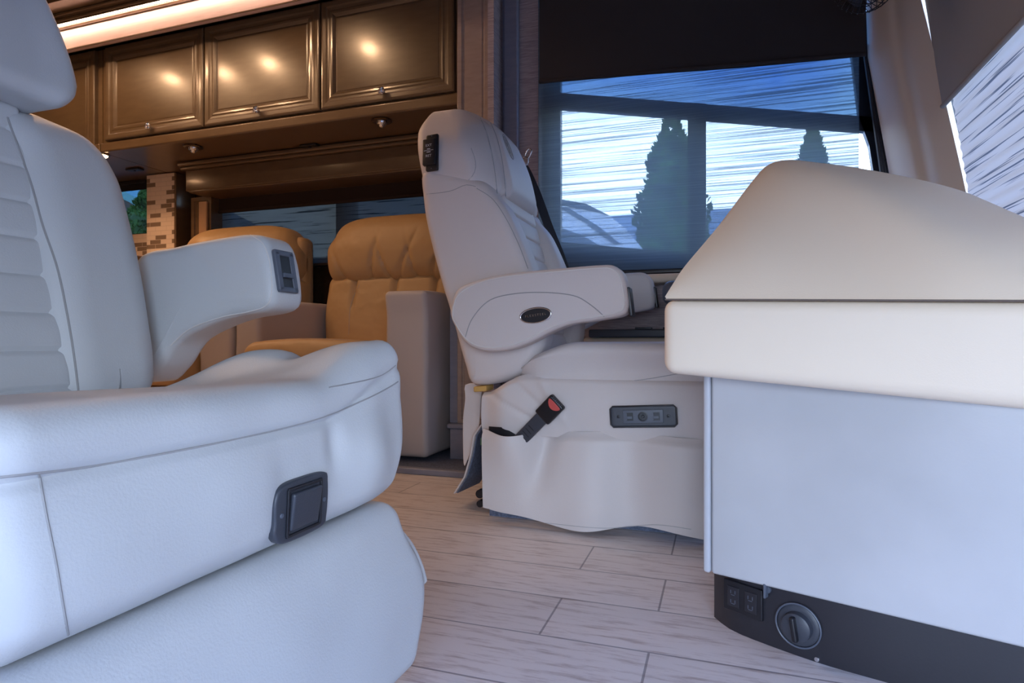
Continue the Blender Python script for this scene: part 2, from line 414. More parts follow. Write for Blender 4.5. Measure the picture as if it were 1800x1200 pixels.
def seam(objs, pix, r=0.0012, m='seam', name='seam', parent=None, n=None, off=0.0):
    """a stitched line lying on the surface of objs"""
    B = bvh(*objs); L = sum(math.dist(pix[i], pix[i+1]) for i in range(len(pix)-1))
    Q = crom([(p[0], p[1], 0) for p in pix], n or max(6, int(L/7)), closed=False); pts = []
    for q in Q:
        p, nn = cast(B, q.x, q.y)
        if p is not None and (not pts or (p-pts[-1]).length < 0.12): pts.append(p+nn*off)
    if len(pts) < 2: return None
    return build(name, tube(pts, r, 6), m, parent or objs[0].parent)
def gb(p, c, s, a):
    """gaussian bump amount"""
    q = sum(((p[i]-c[i])/s[i])**2 for i in range(3) if s[i]); return a*math.exp(-q)
def sm(x, a, b):
    t = max(0, min(1, (x-a)/(b-a))); return t*t*(3-2*t)
def text_mesh(body, size, o, ux, uy, nrm, m, name, parent, ext=0.0002, align='CENTER'):
    cu = bpy.data.curves.new(name, 'FONT'); cu.body = body; cu.size = size; cu.align_x = align; cu.align_y = 'CENTER'
    ob = bpy.data.objects.new(name, cu); COL.objects.link(ob)
    dg = bpy.context.evaluated_depsgraph_get(); me = bpy.data.meshes.new_from_object(ob.evaluated_get(dg))
    bpy.data.objects.remove(ob); ux = Vector(ux).normalized(); uy = Vector(uy).normalized(); nrm = Vector(nrm).normalized()
    V = [Vector(o)+ux*v.co.x+uy*v.co.y+nrm*ext for v in me.vertices]; Fc = [tuple(p.vertices) for p in me.polygons]
    bpy.data.meshes.remove(me)
    return build(name, (V, Fc), m, parent, smooth=False)
def sheet(fn, nu, nv, th=None):
    """grid surface fn(u,v); th thickness vector"""
    V = [Vector(fn(i/nu, j/nv)) for j in range(nv+1) for i in range(nu+1)]
    Fc = [(j*(nu+1)+i, j*(nu+1)+i+1, (j+1)*(nu+1)+i+1, (j+1)*(nu+1)+i) for j in range(nv) for i in range(nu)]
    if th is None: return V, Fc
    k = len(V); V += [p+Vector(th) for p in V]; Fc += [tuple(i+k for i in reversed(q)) for q in Fc]
    W_ = nu+1
    for i in range(nu): Fc.append((i, i+1, k+i+1, k+i)); a_ = nv*W_+i; Fc.append((a_, k+a_, k+a_+1, a_+1))
    for j in range(nv): a_ = j*W_; Fc.append((a_, k+a_, k+a_+W_, a_+W_)); a_ += nu; Fc.append((a_, a_+W_, k+a_+W_, k+a_))
    return V, Fc

# ================================================================== SETTING
build('floor', box(-5.1, 1.1, -0.6, 2.08, -0.05, 0.0), 'floor', smooth=False, loc=(0, 0, 0))['kind'] = 'structure'
fl2 = struct('floor', box(-5.1, -0.86, 2.08, 3.02, -0.05, 0.02), 'carpet')
struct('trim_1', rbox(-5.1, -0.78, 2.065, 2.095, 0.0, 0.024, 0.006, (1, 1, 1)), 'plinth', smooth=True)
ZC = 2.2
struct('ceiling', box(-5.1, 0.9, -0.6, 3.02, ZC, ZC+0.06), 'darkwood')
struct('wall_back', box(-5.16, -5.1, -0.6, 3.02, 0, ZC), 'wood')
struct('wall_right', merge(box(-5.1, -0.34, -0.66, -0.6, 0, ZC), box(-0.34, 0.95, -0.66, -0.6, 1.02, ZC), box(0.95, 1.1, -0.66, -0.6, -0.05, ZC)), 'ceil')
struct('wall_front', merge(box(0.85, 1.1, -0.66, 2.46, -0.05, 0.70), box(0.55, 0.95, -0.66, 2.46, 2.02, ZC)), 'ceil')

# driver's side wall with the window opening
YW = 2.40
xl = kX(948)*YW
xt, xb = 0.444, 0.57     # slanted front edge of the opening (z 1.42 and 0.74)
struct('wall_left', merge(box(-0.86, xl, YW, YW+.05, 0, ZC), box(xl, 0.9, YW, YW+.05, 0, 0.745)), 'wallpaper')
struct('wall_left', box(xl, 0.62, YW, YW+.05, 1.95, ZC), 'wallpaper')
struct('trim_2', merge(rbox(kX(889)*YW, kX(914)*YW, YW-.03, YW, 0, ZC, 0.008, (1, 1, 1)), rbox(kX(885)*YW, kX(889)*YW, YW-.012, YW, 0, ZC, 0.003, (1, 1, 1))), 'plinth', smooth=True)
struct('trim_3', rbox(xl-.02, 0.62, YW-.09, YW+.02, 0.715, 0.75, 0.014, (1, 1, 1)), 'trimbeige', smooth=True)

# slide-out side wall, back wall
struct('wall_slideout', box(-0.886, -0.86, 2.30, 3.02, 0, ZC), 'wallpaper')
YB = 2.95
wx0, wx1, wz0, wz1 = -2.94, -1.02, 0.925, 1.46
kx0, kx1, kz0, kz1 = -4.3, -3.37, 1.17, 1.50
struct('wall_left', merge(box(-5.1, -0.88, YB, YB+.05, 0, wz0), box(-5.1, -0.88, YB, YB+.05, kz1, ZC),
       box(wx1, -0.88, YB, YB+.05, wz0, kz1), box(kx1, wx0, YB, YB+.05, wz0, kz1), box(wx0, wx1, YB, YB+.05, wz1, kz1),
       box(kx0, kx1, YB, YB+.05, wz0, kz0), box(-5.1, kx0, YB, YB+.05, wz0, kz1)), 'darkwood')

# window behind the recliners
w2 = struct('window_2', merge(box(wx0, wx1, YB+.0, YB+.05, wz0, wz0+.05), box(wx0, wx1, YB, YB+.05, wz1-.03, wz1), box(wx0, wx0+.03, YB, YB+.05, wz0, wz1),
       box(wx1-.03, wx1, YB, YB+.05, wz0, wz1), box(-2.05, -1.93, YB, YB+.04, wz0, wz1)), 'frame')
build('window_pane', box(wx0, wx1, YB+.03, YB+.034, wz0, wz1), 'glass_dark', w2, False)
w3 = struct('window_3', merge(box(kx0, kx1, YB, YB+.05, kz0, kz0+.02), box(kx0, kx0+.03, YB, YB+.05, kz0, kz1), box(kx1-.012, kx1, YB, YB+.05, kz0, kz1)), 'frame')
build('window_pane', box(kx0, kx1, YB+.03, YB+.034, kz0, kz1), 'glass_dark', w3, False)

# driver's window: slanted frame, divider rail, mullion
YG = YW+.06
def wpt(px, py, Y=YG): p = PY(px, py, Y); return (p.x, p.z)
def prism(poly, y0, y1):
    n = len(poly); V = [(p[0], y0, p[1]) for p in poly]+[(p[0], y1, p[1]) for p in poly]
    return V, [tuple(range(n)), tuple(range(2*n-1, n-1, -1))]+[(i, (i+1) % n, n+(i+1) % n, n+i) for i in range(n)]
w1_ = struct('window_1', merge(
    prism([wpt(930, 20), wpt(985, 20), wpt(985, 437), wpt(930, 500)], YG, YG+.03),                       # rear stile
    prism([wpt(984, 163), wpt(1540, 206), wpt(1540, 232), wpt(984, 190)], YG+.0, YG+.03),                # divider rail
    prism([wpt(1209, 180), wpt(1241, 182), wpt(1241, 470), wpt(1209, 470)], YG, YG+.03),                 # mullion
    prism([wpt(930, 420), wpt(1240, 448), wpt(1680, 470), wpt(1680, 520), wpt(930, 500)], YG, YG+.03),   # bottom rail
    prism([wpt(1488, 20), wpt(1700, 20), wpt(1700, 470), wpt(1562, 470), wpt(1528, 255), wpt(1510, 205)], YG, YG+.03)), 'frame')
build('window_pane', prism([wpt(940, 190), wpt(1530, 225), wpt(1600, 480), wpt(940, 470)], YG+.012, YG+.016), 'glass', w1_, False)
build('vent_pane', prism([wpt(940, -40), wpt(1480, -40), wpt(1530, 215), wpt(940, 175)], YG+.012, YG+.016), 'glass_blue', w1_, False)
# front jamb between window and windshield: thin fins of black gasket
gk = []
for i, (a0, b0) in enumerate([(1516, 1548), (1520, 1553), (1524, 1558)]):
    p0 = PY(a0+2, 80, YW-.01+.012*i); p1 = PY(b0+14, 390, YW-.01+.012*i)
    gk.append(tube([p0, p1], 0.006, 6))
build('gasket', merge(*gk), 'frame', w1_)
# A-pillar trim, softly folded
def pil(u, v):
    l = Vector(PY(1522, 0, 2.38)); l2 = Vector(PY(1525, 100, 2.38)); l3 = Vector(PY(1562, 300, 2.38)); l4 = Vector(PY(1590, 450, 2.38)); l0 = Vector(PY(1520, -160, 2.38))
    r0, r1, r2, r3, r4 = PY(1578, -160, 2.1), PY(1619, 0, 2.1), PY(1644, 100, 2.1), PY(1690, 300, 2.1), PY(1722, 450, 2.1)
    Ls = [l0, l, l2, l3, l4]; Rs = [r0, r1, r2, r3, r4]; k = v*4; i = min(3, int(k)); f = k-i
    A = Ls[i].lerp(Ls[i+1], f); B = Rs[i].lerp(Rs[i+1], f); p = A.lerp(B, u)
    bul = math.sin(u*math.pi)*0.02 - 0.016*math.exp(-((u-.55)/.09)**2)
    return p+Vector((-0.35, -1, 0)).normalized()*bul
struct('trim_4', sheet(pil, 30, 24, (0.05, 0.10, 0)), 'trimbeige', smooth=True)

# windshield: glass far outside the shades
def wsx(z): return 0.79-0.14*z
gw = struct('window_4', merge(box(0.78, 0.84, -0.6, -0.52, 0.70, 2.02), box(0.86, 0.90, -0.6, 2.3, 0.70, 0.74), box(0.62, 0.68, -0.6, 2.3, 1.98, 2.02), box(0.72, 0.76, 2.2, 2.26, 0.7, 2.0)), 'frame')
build('windshield', ([(0.90, -0.6, .72), (0.90, 2.3, .72), (0.68, 2.3, 2.0), (0.68, -0.6, 2.0)], [(0, 1, 2, 3)]), 'glass', gw, False)

# header fascia over the slide-out
hz = 2.03; hy = 2.27
hz = 2.012
struct('trim_5', box(-5.1, -0.88, hy, hy+.03, hz, 2.115), 'band')
struct('trim_6', sheet(lambda u, v: (-5.1+4.22*u, hy-.004+.108*v, hz-.006+.05*v), 1, 1, (0, 0, .006)), 'wood_h')
struct('trim_7', merge(rbox(-5.1, -.88, hy-.022, hy+.03, 2.115, 2.130, .006, (1, 1, 1)), rbox(-5.1, -.88, hy-.045, hy+.03, 2.130, 2.150, .008, (1, 1, 1)),
       rbox(-5.1, -.88, hy-.065, hy+.03, 2.150, 2.165, .006, (1, 1, 1)), box(-5.1, -.88, hy-.14, hy+.03, 2.165, 2.2)), 'wood_h', smooth=True)

ls = thing('light_strip', (-3, hy-.03, 2.118), 'warm light strip along the top of the pale header above the cabinets', 'light strip')
build('channel', box(-5.0, -.95, hy-.042, hy-.024, 2.122, 2.130), 'wood_h', ls, False)
build('diffuser', box(-5.0, -.95, hy-.037, hy-.031, 2.119, 2.122), mat('strip_glow', (1, .8, .7), .5, emit=(1.0, .66, .5), es=60), ls, False)
# end pillar of the slide-out
def rect_rings(x0, x1, z0, z1, y, steps):
    """nested rectangular rings facing -Y: steps = (inset, depth towards +Y)"""
    V = []; Fc = []
    for (i, d) in steps: V += [(x0+i, y+d, z0+i), (x1-i, y+d, z0+i), (x1-i, y+d, z1-i), (x0+i, y+d, z1-i)]
    for k in range(len(steps)-1):
        for j in range(4): Fc.append((k*4+j, k*4+(j+1) % 4, k*4+4+(j+1) % 4, k*4+4+j))
    Fc.append(tuple((len(steps)-1)*4+j for j in range(4))); Fc.append((3, 2, 1, 0))
    return V, Fc
px0, px1 = kX(803)*2.32, kX(860)*2.32
ep = struct('trim_8', merge(rect_rings(px0, px1, 0.16, 2.03, 2.32, [(0, .05), (0, .004), (.004, 0), (.020, 0), (.024, .006), (.030, .007), (.034, .003), (.038, .003)])), 'pillar')
struct('trim_9', merge(rbox(px0-.02, px1, 2.295, 2.36, 0.02, 0.145, .004, (1, 1, 1)), rbox(px0-.03, px1, 2.285, 2.36, 0.145, 0.165, .006, (1, 1, 1))), 'plinth', smooth=True)
struct('trim_10', box(px0-.035, px0, 2.33, 2.40, 0.165, 1.43), 'plinth')

# ------------------------------------------------------------------ ceiling pucks (warm)
for k, (x, y) in enumerate([(-1.90, 1.72), (-2.57, 1.75), (-2.93, 1.73), (-3.31, 1.77), (-2.2, 0.35), (-3.4, 0.35)]):
    t = thing('ceiling_light', (x, y, ZC-.012), ['round ceiling downlight above the driver seat end of the recliner row', 'round ceiling downlight above the middle of the recliner row',
        'third round ceiling downlight counted from the driver seat', 'round ceiling downlight nearest the kitchen window', 'round ceiling downlight on the aisle behind the passenger seat',
        'round ceiling downlight farthest back over the aisle'][k], 'ceiling light', 'warm ceiling downlights')
    build('bezel', lathe((x, y, ZC-.001), (0, 0, -1), [(.040, 0), (.040, .006), (.032, .010), (.028, .010)]), 'nickel', t)
    build('lens', lathe((x, y, ZC-.011), (0, 0, -1), [(.026, 0), (.024, .003)]), 'lampglow', t)
    l = bpy.data.lights.new('downlight', 'SPOT'); l.energy = 11; l.color = (1.0, 0.60, 0.33); l.shadow_soft_size = 0.03; l.spot_size = 2.75; l.spot_blend = 0.3
    o = bpy.data.objects.new('downlight', l); o.location = (x, y, ZC-.02); COL.objects.link(o)

# ================================================================== OVERHEAD CABINETS
YD = 2.40
def knob(c, parent):
    prof = [(.006, 0), (.006, .010), (.008, .012), (.0165, .016), (.018, .021), (.015, .027), (.008, .030), (.001, .031)]
    V, Fc = lathe(c, (0, -1, 0), prof, 24)
    V = [Vector(c)+((p-Vector(c))*(1+0.10*math.cos(6*math.atan2((p-Vector(c)).z, (p-Vector(c)).x))) if (p-Vector(c)).y < -.012 else (p-Vector(c))) for p in V]
    return build('knob', (V, Fc), 'chrome', parent)
def cab_door(x0, x1, z0, z1, parent, kn=True):
    st = [(0, .024), (0, .005), (.004, .001), (.010, 0), (.026, .001), (.034, .004), (.044, .005), (.052, .003), (.060, .004), (.068, .010), (.072, .014), (.074, .014), (.079, .0125)]
    d = build('door', rect_rings(x0, x1, z0, z1, YD-.024, st), 'wood', parent, smooth=False)
    if kn: knob(((x0+x1)/2-.005, YD-.022, z0+.034), d)
    return d
c1 = thing('overhead_cabinet', (-2.0, 2.4, 1.5), 'long glazed brown overhead cabinet with three panelled doors above the recliners', 'cabinet')
build('body', merge(box(-3.12, -1.035, YD, YB-.002, 1.505, 2.055), rbox(-3.12, -1.035, YD-.018, YD+.01, 1.503, 1.552, .008, (1, 1, 1))), 'wood_h', c1, False)
dx = [kX(190)*YD, kX(364)*YD, kX(568)*YD, kX(803)*YD]
for i in range(3): cab_door(dx[i]+.004, dx[i+1]-.004, 1.560, 2.050, c1)
c2 = thing('overhead_cabinet', (-3.6, 2.4, 1.5), 'glazed brown kitchen overhead cabinet half hidden by the headrest at left', 'cabinet')
build('body', merge(box(-4.6, -3.125, YD, YB-.002, 1.505, 2.055), rbox(-4.6, -3.125, YD-.018, YD+.01, 1.503, 1.552, .008, (1, 1, 1))), 'wood_h', c2, False)
cab_door(-3.158-.66, -3.158, 1.50, 2.050, c2, False)
cab_door(-3.158-1.34, -3.158-.67, 1.50, 2.050, c2, False)
# recessed spots and plates on the underside
for (px, py, lb) in [(340, 258, 'round chrome downlight under the cabinet, nearer the tiled column'), (671, 212, 'round chrome downlight under the cabinet, nearer the driver seat')]:
    d = dirv(px, py); c = CAM+d*((1.503-H)/d.z)
    t = thing('undercabinet_spotlight', c, lb, 'spotlight', 'chrome spotlights under the overhead cabinet')
    build('trim_ring', lathe(c, (0, 0, -1), [(.046, 0), (.048, .003), (.040, .007), (.026, .006)]), 'darkwood', t)
    build('lamp', lathe(c, (0, 0, -1), [(.024, .004), (.023, .016), (.018, .020), (.015, .019), (.010, .030), (.003, .033)]), 'chrome', t)
for (px, py, lb) in [(545, 255, 'dark slotted plate on the cabinet underside between the two spotlights'), (237, 297, 'dark slotted plate on the cabinet underside beside the tiled column')]:
    d = dirv(px, py); c = CAM+d*((1.503-H)/d.z)
    t = build('vent_plate', merge(rbox(c.x-.05, c.x+.05, c.y-.022, c.y+.022, 1.494, 1.504, .004, (1, 1, 1)), cyl((c.x, c.y, 1.490), (c.x, c.y, 1.496), .006)), 'black', loc=c)
    tag(t, lb, 'plate', 'dark plates under the overhead cabinet')
d = dirv(178, 271); c = CAM+d*((1.503-H)/d.z)
t = thing('undercabinet_light', c, 'small lit warm puck light under the kitchen cabinet', 'light')
build('bezel', lathe(c, (0, 0, -1), [(.04, 0), (.04, .006), (.034, .008)]), 'nickel', t)
build('lens', lathe(c, (0, 0, -1), [(.033, .006), (.028, .013)]), 'lampglow', t)
l = bpy.data.lights.new('puck', 'SPOT'); l.energy = 5; l.color = (1, .55, .28); l.spot_size = 2.4; l.spot_blend = .5; l.shadow_soft_size = .03
o = bpy.data.objects.new('puck', l); o.location = c+Vector((0, 0, -.03)); COL.objects.link(o)

# ------------------------------------------------------------------ window cornice behind the recliners
YC = 2.68
wc = thing('window_cornice', (-1.9, YC, 1.34), 'brown moulded window cornice box with side legs behind the recliners', 'cornice')
cl = kX(326)*YC
build('fascia', merge(rbox(cl, -1.04, YC, YB, 1.345, 1.46, .006, (1, 1, 1)), rbox(cl-.02, -1.04, YC-.022, YB, 1.46, 1.478, .007, (1, 1, 1)), rbox(cl-.03, -1.04, YC-.032, YB, 1.478, 1.502, .01, (1, 1, 1)),
      rbox(cl+.02, -1.04, YC+.004, YB, 1.335, 1.348, .005, (1, 1, 1))), 'wood_h', wc)
lx0, lx1 = kX(336)*2.8, kX(371)*2.8
lg = build('side_leg', rect_rings(lx0, lx1, 0.5, 1.34, 2.8, [(0, .14), (0, .0), (.022, 0), (.026, .006), (.040, .006), (.046, .002)]), 'wood_h', wc, False)
build('inset_strip', rbox(kX(350)*2.79, kX(364)*2.79, 2.786, 2.80, 0.60, PY(357, 354, 2.79).z, .004, (1, 1, 1)), mat('tan_strip', (0.55, 0.33, 0.18), 0.4), lg)

# shades on the far window
sh = thing('roller_shade', (-1.9, 2.88, 0.93), 'brown and grey double roller shade on the window behind the recliners', 'shade')
build('solid_shade', sheet(lambda u, v: (wx0+.02+u*1.86, 2.86, 1.262+v*.21), 4, 2, (0, .004, 0)), 'brown_shade', sh)
build('sheer_shade', sheet(lambda u, v: (wx0+.02+u*1.86, 2.885, 0.93+v*.5), 4, 4), 'sheer_far', sh)
build('hem_bar', merge(rbox(wx0+.02, -1.06, 2.852, 2.868, 1.25, 1.268, .005, (1, 1, 1)), rbox(wx0+.02, -1.06, 2.878, 2.892, .92, .935, .005, (1, 1, 1))), 'brown_shade', sh)
ks = build('roller_shade', merge(rbox(kx0, kx1-.0, 2.86, 2.90, kz1-.02, kz1+.004, .008, (1, 1, 1)), box(kx0, kx1, 2.872, 2.877, PY(230, 335, 2.87).z, kz1)), 'black')
tag(ks, 'black roller shade rolled almost fully up over the kitchen window', 'shade')

# kitchen: tiled column, backsplash, counter
tcx0, tcx1 = kX(258)*2.80, kX(308)*2.80
t = thing('tiled_column', ((tcx0+tcx1)/2, 2.85, 0.95), 'cream and brown mosaic tiled column beside the kitchen window', 'column')
build('tiles', box(tcx0, tcx1-.008, 2.80, 2.94, 0.95, 1.50), 'mosaic', t, False)
build('side_panel', rbox(tcx1-.008, tcx1+.006, 2.80, 2.94, 0.95, 1.50, .003, (1, 1, 1)), 'wood_h', t)
t = build('backsplash', box(-4.6, tcx0-.001, 2.86, 2.949, 0.98, kz0-.004), 'mosaic', smooth=False)
tag(t, 'strip of mosaic tile backsplash under the kitchen window', 'backsplash')
t = thing('kitchen_counter', (-3.8, 2.65, 0.02), 'brown kitchen base cabinet with thick wooden edged countertop', 'counter')
build('base', box(-4.6, -3.06, 2.50, 2.94, 0.021, 0.93), 'wood', t, False)
build('countertop', rbox(-4.6, -3.04, 2.46, 2.855, 0.93, 0.975, .012, (1, 1, 1)), 'wood_h', t)

# ================================================================== DRIVER WINDOW SHADES
YS = YW-.02
bl, br_ = PY(948, 147, YS-.02), PY(1522, 99, YS-.02)
t = thing('blackout_shade', (-.1, YS-.02, 1.3), 'black blackout roller shade pulled a third down over the driver window', 'shade')
def bs(u, v):
    x = bl.x+(br_.x-bl.x)*u; zb = bl.z+(br_.z-bl.z)*u
    return (x, YS-.02-.006*math.sin(u*7)*(1-v), zb+(2.15-zb)*v)
build('cloth', sheet(bs, 30, 12, (0, .004, 0)), 'solid_shade', t)
build('hem_bar', tube([bl+Vector((0, 0, .008)), br_+Vector((0, 0, .008))], .008, 10), 'solid_shade', t)
build('roller', tube([(bl.x, YS-.02, 2.16), (br_.x, YS-.02, 2.16)], .028, 16), 'black', t)
t = thing('sheer_shade', (-.1, YS, .76), 'grey woven sheer roller shade covering the driver window', 'shade')
s0, s1 = PY(946, 470, YS), PY(1510, 470, YS)
build('cloth', sheet(lambda u, v: (s0.x+(s1.x-s0.x)*u, YS, .765+v*1.33), 6, 6), 'sheer', t)
build('hem_bar', rbox(s0.x, s1.x, YS-.008, YS+.008, .755, .775, .006, (1, 1, 1)), 'black', t)
build('roller', tube([(s0.x, YS+.004, 2.12), (s1.x, YS+.004, 2.12)], .014, 12), 'black', t)

# windshield shades
t = thing('windshield_shade', (.62, 1.6, .8), 'pale grey roller shade with pleated sheer panel hanging at the windshield', 'shade')
ya, yb_ = 2.105, 0.95
za = 1.183
build('solid_cloth', sheet(lambda u, v: (wsx(za+v*.9)-.012, ya-.004*v+(yb_-ya)*u, za+v*.9), 12, 10, (.003, 0, 0)), 'grey_shade', t)
build('hem_bar', tube([(wsx(za)-.012, ya, za+.004), (wsx(za)-.012, yb_, za+.004)], .007, 10), 'grey_shade', t)
build('sheer_cloth', sheet(lambda u, v: (wsx(.72+v*.8)+.012+.0015*math.sin(v*160), ya-.012+.0*v+(yb_-ya)*u, .72+v*.8), 4, 220), 'sheer_front', t)

t = thing('windshield_shade', (.62, .15, .8), 'grey roller shade drawn down over the passenger side of the windshield', 'shade')
build('solid_cloth', sheet(lambda u, v: (wsx(1.183+v*.9)-.012, .93-1.5*u, 1.183+v*.9), 6, 10, (.003, 0, 0)), 'grey_shade', t)
build('hem_bar', tube([(wsx(za)-.012, .93, za+.004), (wsx(za)-.012, -.57, za+.004)], .007, 10), 'grey_shade', t)
build('sheer_cloth', sheet(lambda u, v: (wsx(.72+v*.8)+.012+.0015*math.sin(v*160), .93-1.5*u, .72+v*.8), 4, 220), 'sheer_front', t)
# small wire fan at the top of the pillar
fc = PD(1519, -27, 1.72); t = thing('wire_fan', fc, 'small black wire cage fan hanging at the top of the windshield pillar', 'fan')
R_ = .079; rings = []
for k in range(16):
    a_ = math.pi*k/16
    rings.append(tube([fc+Vector((R_*math.cos(b_)*math.cos(a_), R_*.55*math.sin(b_), R_*math.cos(b_)*math.sin(a_))) for b_ in [2*math.pi*q/28 for q in range(28)]], .0011, 5, True))
for rr in (.3, .6, .85, 1.0):
    for s_ in ((-1, 1) if rr < 1 else (1,)):
        rings.append(tube([fc+Vector((R_*rr*math.cos(b_), s_*R_*.55*math.sqrt(1-rr*rr), R_*rr*math.sin(b_))) for b_ in [2*math.pi*q/32 for q in range(32)]], .0014, 5, True))
build('cage', merge(*rings), 'black', t)
build('motor', lathe(fc+Vector((0, .05, 0)), (0, -1, 0), [(.018, 0), (.024, .01), (.024, .05), (.012, .06), (.01, .07)]), 'black', t)
for k in range(3):
    a_ = 2*math.pi*k/3
    def bl_(u, v): r = .012+.052*v; w = (u-.5)*(.02+.03*v); ca, sa = math.cos(a_+w/r), math.sin(a_+w/r); return fc+Vector((r*ca, -.012+(u-.5)*.014, r*sa))
    build('blade', sheet(bl_, 6, 6, (0, .0015, 0)), 'grey', t)
build('bracket', tube([fc+Vector((0, .05, 0)), fc+Vector((0.0, .09, .06)), fc+Vector((0, .17, .12))], .008, 10), 'black', t)

# ================================================================== DASHBOARD
dash = thing('dashboard', (.2, 1.2, 0), 'cream vinyl dashboard hood and fascia over a pale grey panel at right', 'dashboard')
PL = Vector((-.093, 1.057, 0)); DU = Vector((.9727, -.232, 0)); DW = Vector((.10, .995, 0))
def fas(p):   # local s (0..1.1), w (0..0.8), z 0..1
    s, w, z = p
    zt = .571-.040*s; zb = .447-.072*s
    q = PL+DU*s+DW*w; return (q.x, q.y, zb+(zt-zb)*z/.125)
build('fascia', rbox(0, 1.0, 0, .42, 0, .125, .020, (30, 12, 4), fas), 'vinyl', dash)
# front lower lip rounding is in the rbox; seam line between hood and fascia
crest = [PD(1169, 521, 1.037), PD(1184, 497, 1.055), PD(1205, 466, 1.08), PD(1262, 398, 1.14), PD(1322, 319, 1.22), PD(1350, 290, 1.26), PD(1385, 281, 1.285), PD(1440, 286, 1.28), PD(1520, 297, 1.26), PD(1640, 321, 1.21), PD(1725, 349, 1.17), PD(1800, 400, 1.12), PD(1880, 470, 1.09), PD(2000, 560, 1.05)]
NC = 60; crest = crom(crest, NC+1, closed=False)
def seamp(s): q = PL+DU*s; return Vector((q.x, q.y, .571-.040*s-.001))
L_ = [0]
for i in range(NC): L_.append(L_[-1]+(crest[i+1]-crest[i]).length)
rows = []
NV = 22
for v in range(NV+1):
    f = v/NV; row = []
    for i in range(NC+1):
        uu = L_[i]/L_[-1]; a_ = seamp(.006+.80*uu**1.1)+DW*.006; b_ = crest[i]
        p = a_.lerp(b_, f)
        am = min(1, (b_-a_).length/.3)
        out = Vector((-.15, -.75, .55)).normalized()
        g_ = math.sin(math.pi*f**1.0)*.018*am
        g_ += .035*am*math.exp(-((uu-(.42+.16*(1-f)))/.10)**2)*math.sin(math.pi*min(1, f*1.0))**.8
        p += out*g_
        # round the very bottom over the seam
        row.append(p)
    rows.append(row)
for k in range(1, 13):      # roll over the crest and fall away towards the driver
    f = k/12; row = []
    for i in range(NC+1):
        b_ = crest[i]; am = min(1, (b_-seamp(0)).length/.25)
        row.append(Vector((b_.x+.03*f, b_.y+(.34*f)*am, b_.z-(b_.z-.56)*f**2.2)))
    rows.append(row)
V = [p for r_ in rows for p in r_]; n_ = NC+1
Fc = [(j*n_+i, j*n_+i+1, (j+1)*n_+i+1, (j+1)*n_+i) for j in range(len(rows)-1) for i in range(NC)]
hood = build('hood', (V, Fc), 'vinyl', dash)
build('seam_gap', tube([seamp(s)+DW*.004+Vector((0, 0, .0005)) for s in [.004+.02*k for k in range(50)]], .0015, 6), 'seam_dark', dash)
# knee panel
pa = Vector((-.030, 1.117, 0)); pb = Vector((.374, .972, 0)); pu = (pb-pa).normalized(); pw = Vector((-pu.y, pu.x, 0))
def pan(p): q = pa+pu*p[0]+pw*p[1]; return (q.x, q.y, p[2])
build('knee_panel', rbox(.014, .88, 0, .05, .10, .50, .006, (20, 2, 8), pan), 'panel', dash)
build('edge_trim', rbox(0, .0125, -.001, .06, .10, .50, .005, (2, 2, 8), pan), 'panel_edge', dash)
kc = crom([(-.012, 1.175, 0), (.02, 1.128, 0), (.09, 1.085, 0), (.151, 1.056, 0), (.211, 1.036, 0), (.374, .986, 0), (.85, .83, 0)], 40, closed=False)
def kf(u, v): q = kc[int(round(u*39))]; return (q.x, q.y, .0+.11*v)
kick = build('kick_plate', sheet(kf, 39, 6, (.02, .03, 0)), 'kick', dash)
Bk = bvh(kick)
def onkick(px, py):
    return cast(Bk, px, py)
p, nn = onkick(1307, 1052)
if p is not None:
    uu = Vector((0, 0, 1)).cross(nn).normalized(); vv = nn.cross(uu)
    o = build('outlet_plate', obox(p+nn*.002, uu, vv, nn, .036, .026, .003, .002, (1, 1, 1)), 'black', dash)
    for s_ in (-1, 1):
        build('socket', merge(obox(p+nn*.0055+uu*s_*.016, uu, vv, nn, .011, .017, .001, .0008, (1, 1, 1))), 'kick', o)
        build('slots', merge(*[obox(p+nn*.0067+uu*(s_*.016+a1)+vv*b1, uu, vv, nn, .0006, .0028, .0004) for a1 in (-.004, .004) for b1 in (-.008, .008)], *[obox(p+nn*.0067+uu*s_*.016+vv*b1, uu, vv, nn, .0035, .0005, .0003) for b1 in (-.012, 0.003)]), 'grey2', o, False)
p, nn = onkick(1404, 1098)
if p is not None:
    k_ = build('rotary_knob', lathe(p, nn, [(.032, 0), (.032, .003), (.028, .005), (.023, .005), (.022, .016), (.019, .018), (.001, .018)], 36), 'grey', dash)
    uu = Vector((0, 0, 1)).cross(nn).normalized(); vv = nn.cross(uu)
    build('grip', obox(p+nn*.022, uu+vv*.15, vv-uu*.15, nn, .004, .019, .006, .003, (1, 1, 1)), 'black', k_)
    build('ring', tube([p+nn*.004+(uu*math.cos(a_)+vv*math.sin(a_))*.034 for a_ in [2*math.pi*q/40 for q in range(40)]], .0015, 6, True), 'grey2', k_)
p, nn = onkick(1350, 1035)
if p is not None: build('toggle', merge(cyl(p, p+nn*.004, .006), obox(p+nn*.008, Vector((0, 0, 1)).cross(nn), (0, 0, 1), nn, .002, .012, .006, .0015, (1, 1, 1))), 'grey2', dash)
p, nn = onkick(1436, 1158)
if p is not None: build('screw', lathe(p, nn, [(.004, 0), (.0035, .002), (.001, .0026)], 16), 'chrome', dash)
p, nn = cast(bvh([c_ for c_ in dash.children if c_.name.startswith('fascia')][0]), 1716, 716)
if p is not None: build('orange_blob', lathe(p, nn, [(.006, 0), (.005, .003), (.001, .004)], 12), mat('orange', (.55, .14, .02), .5), dash)

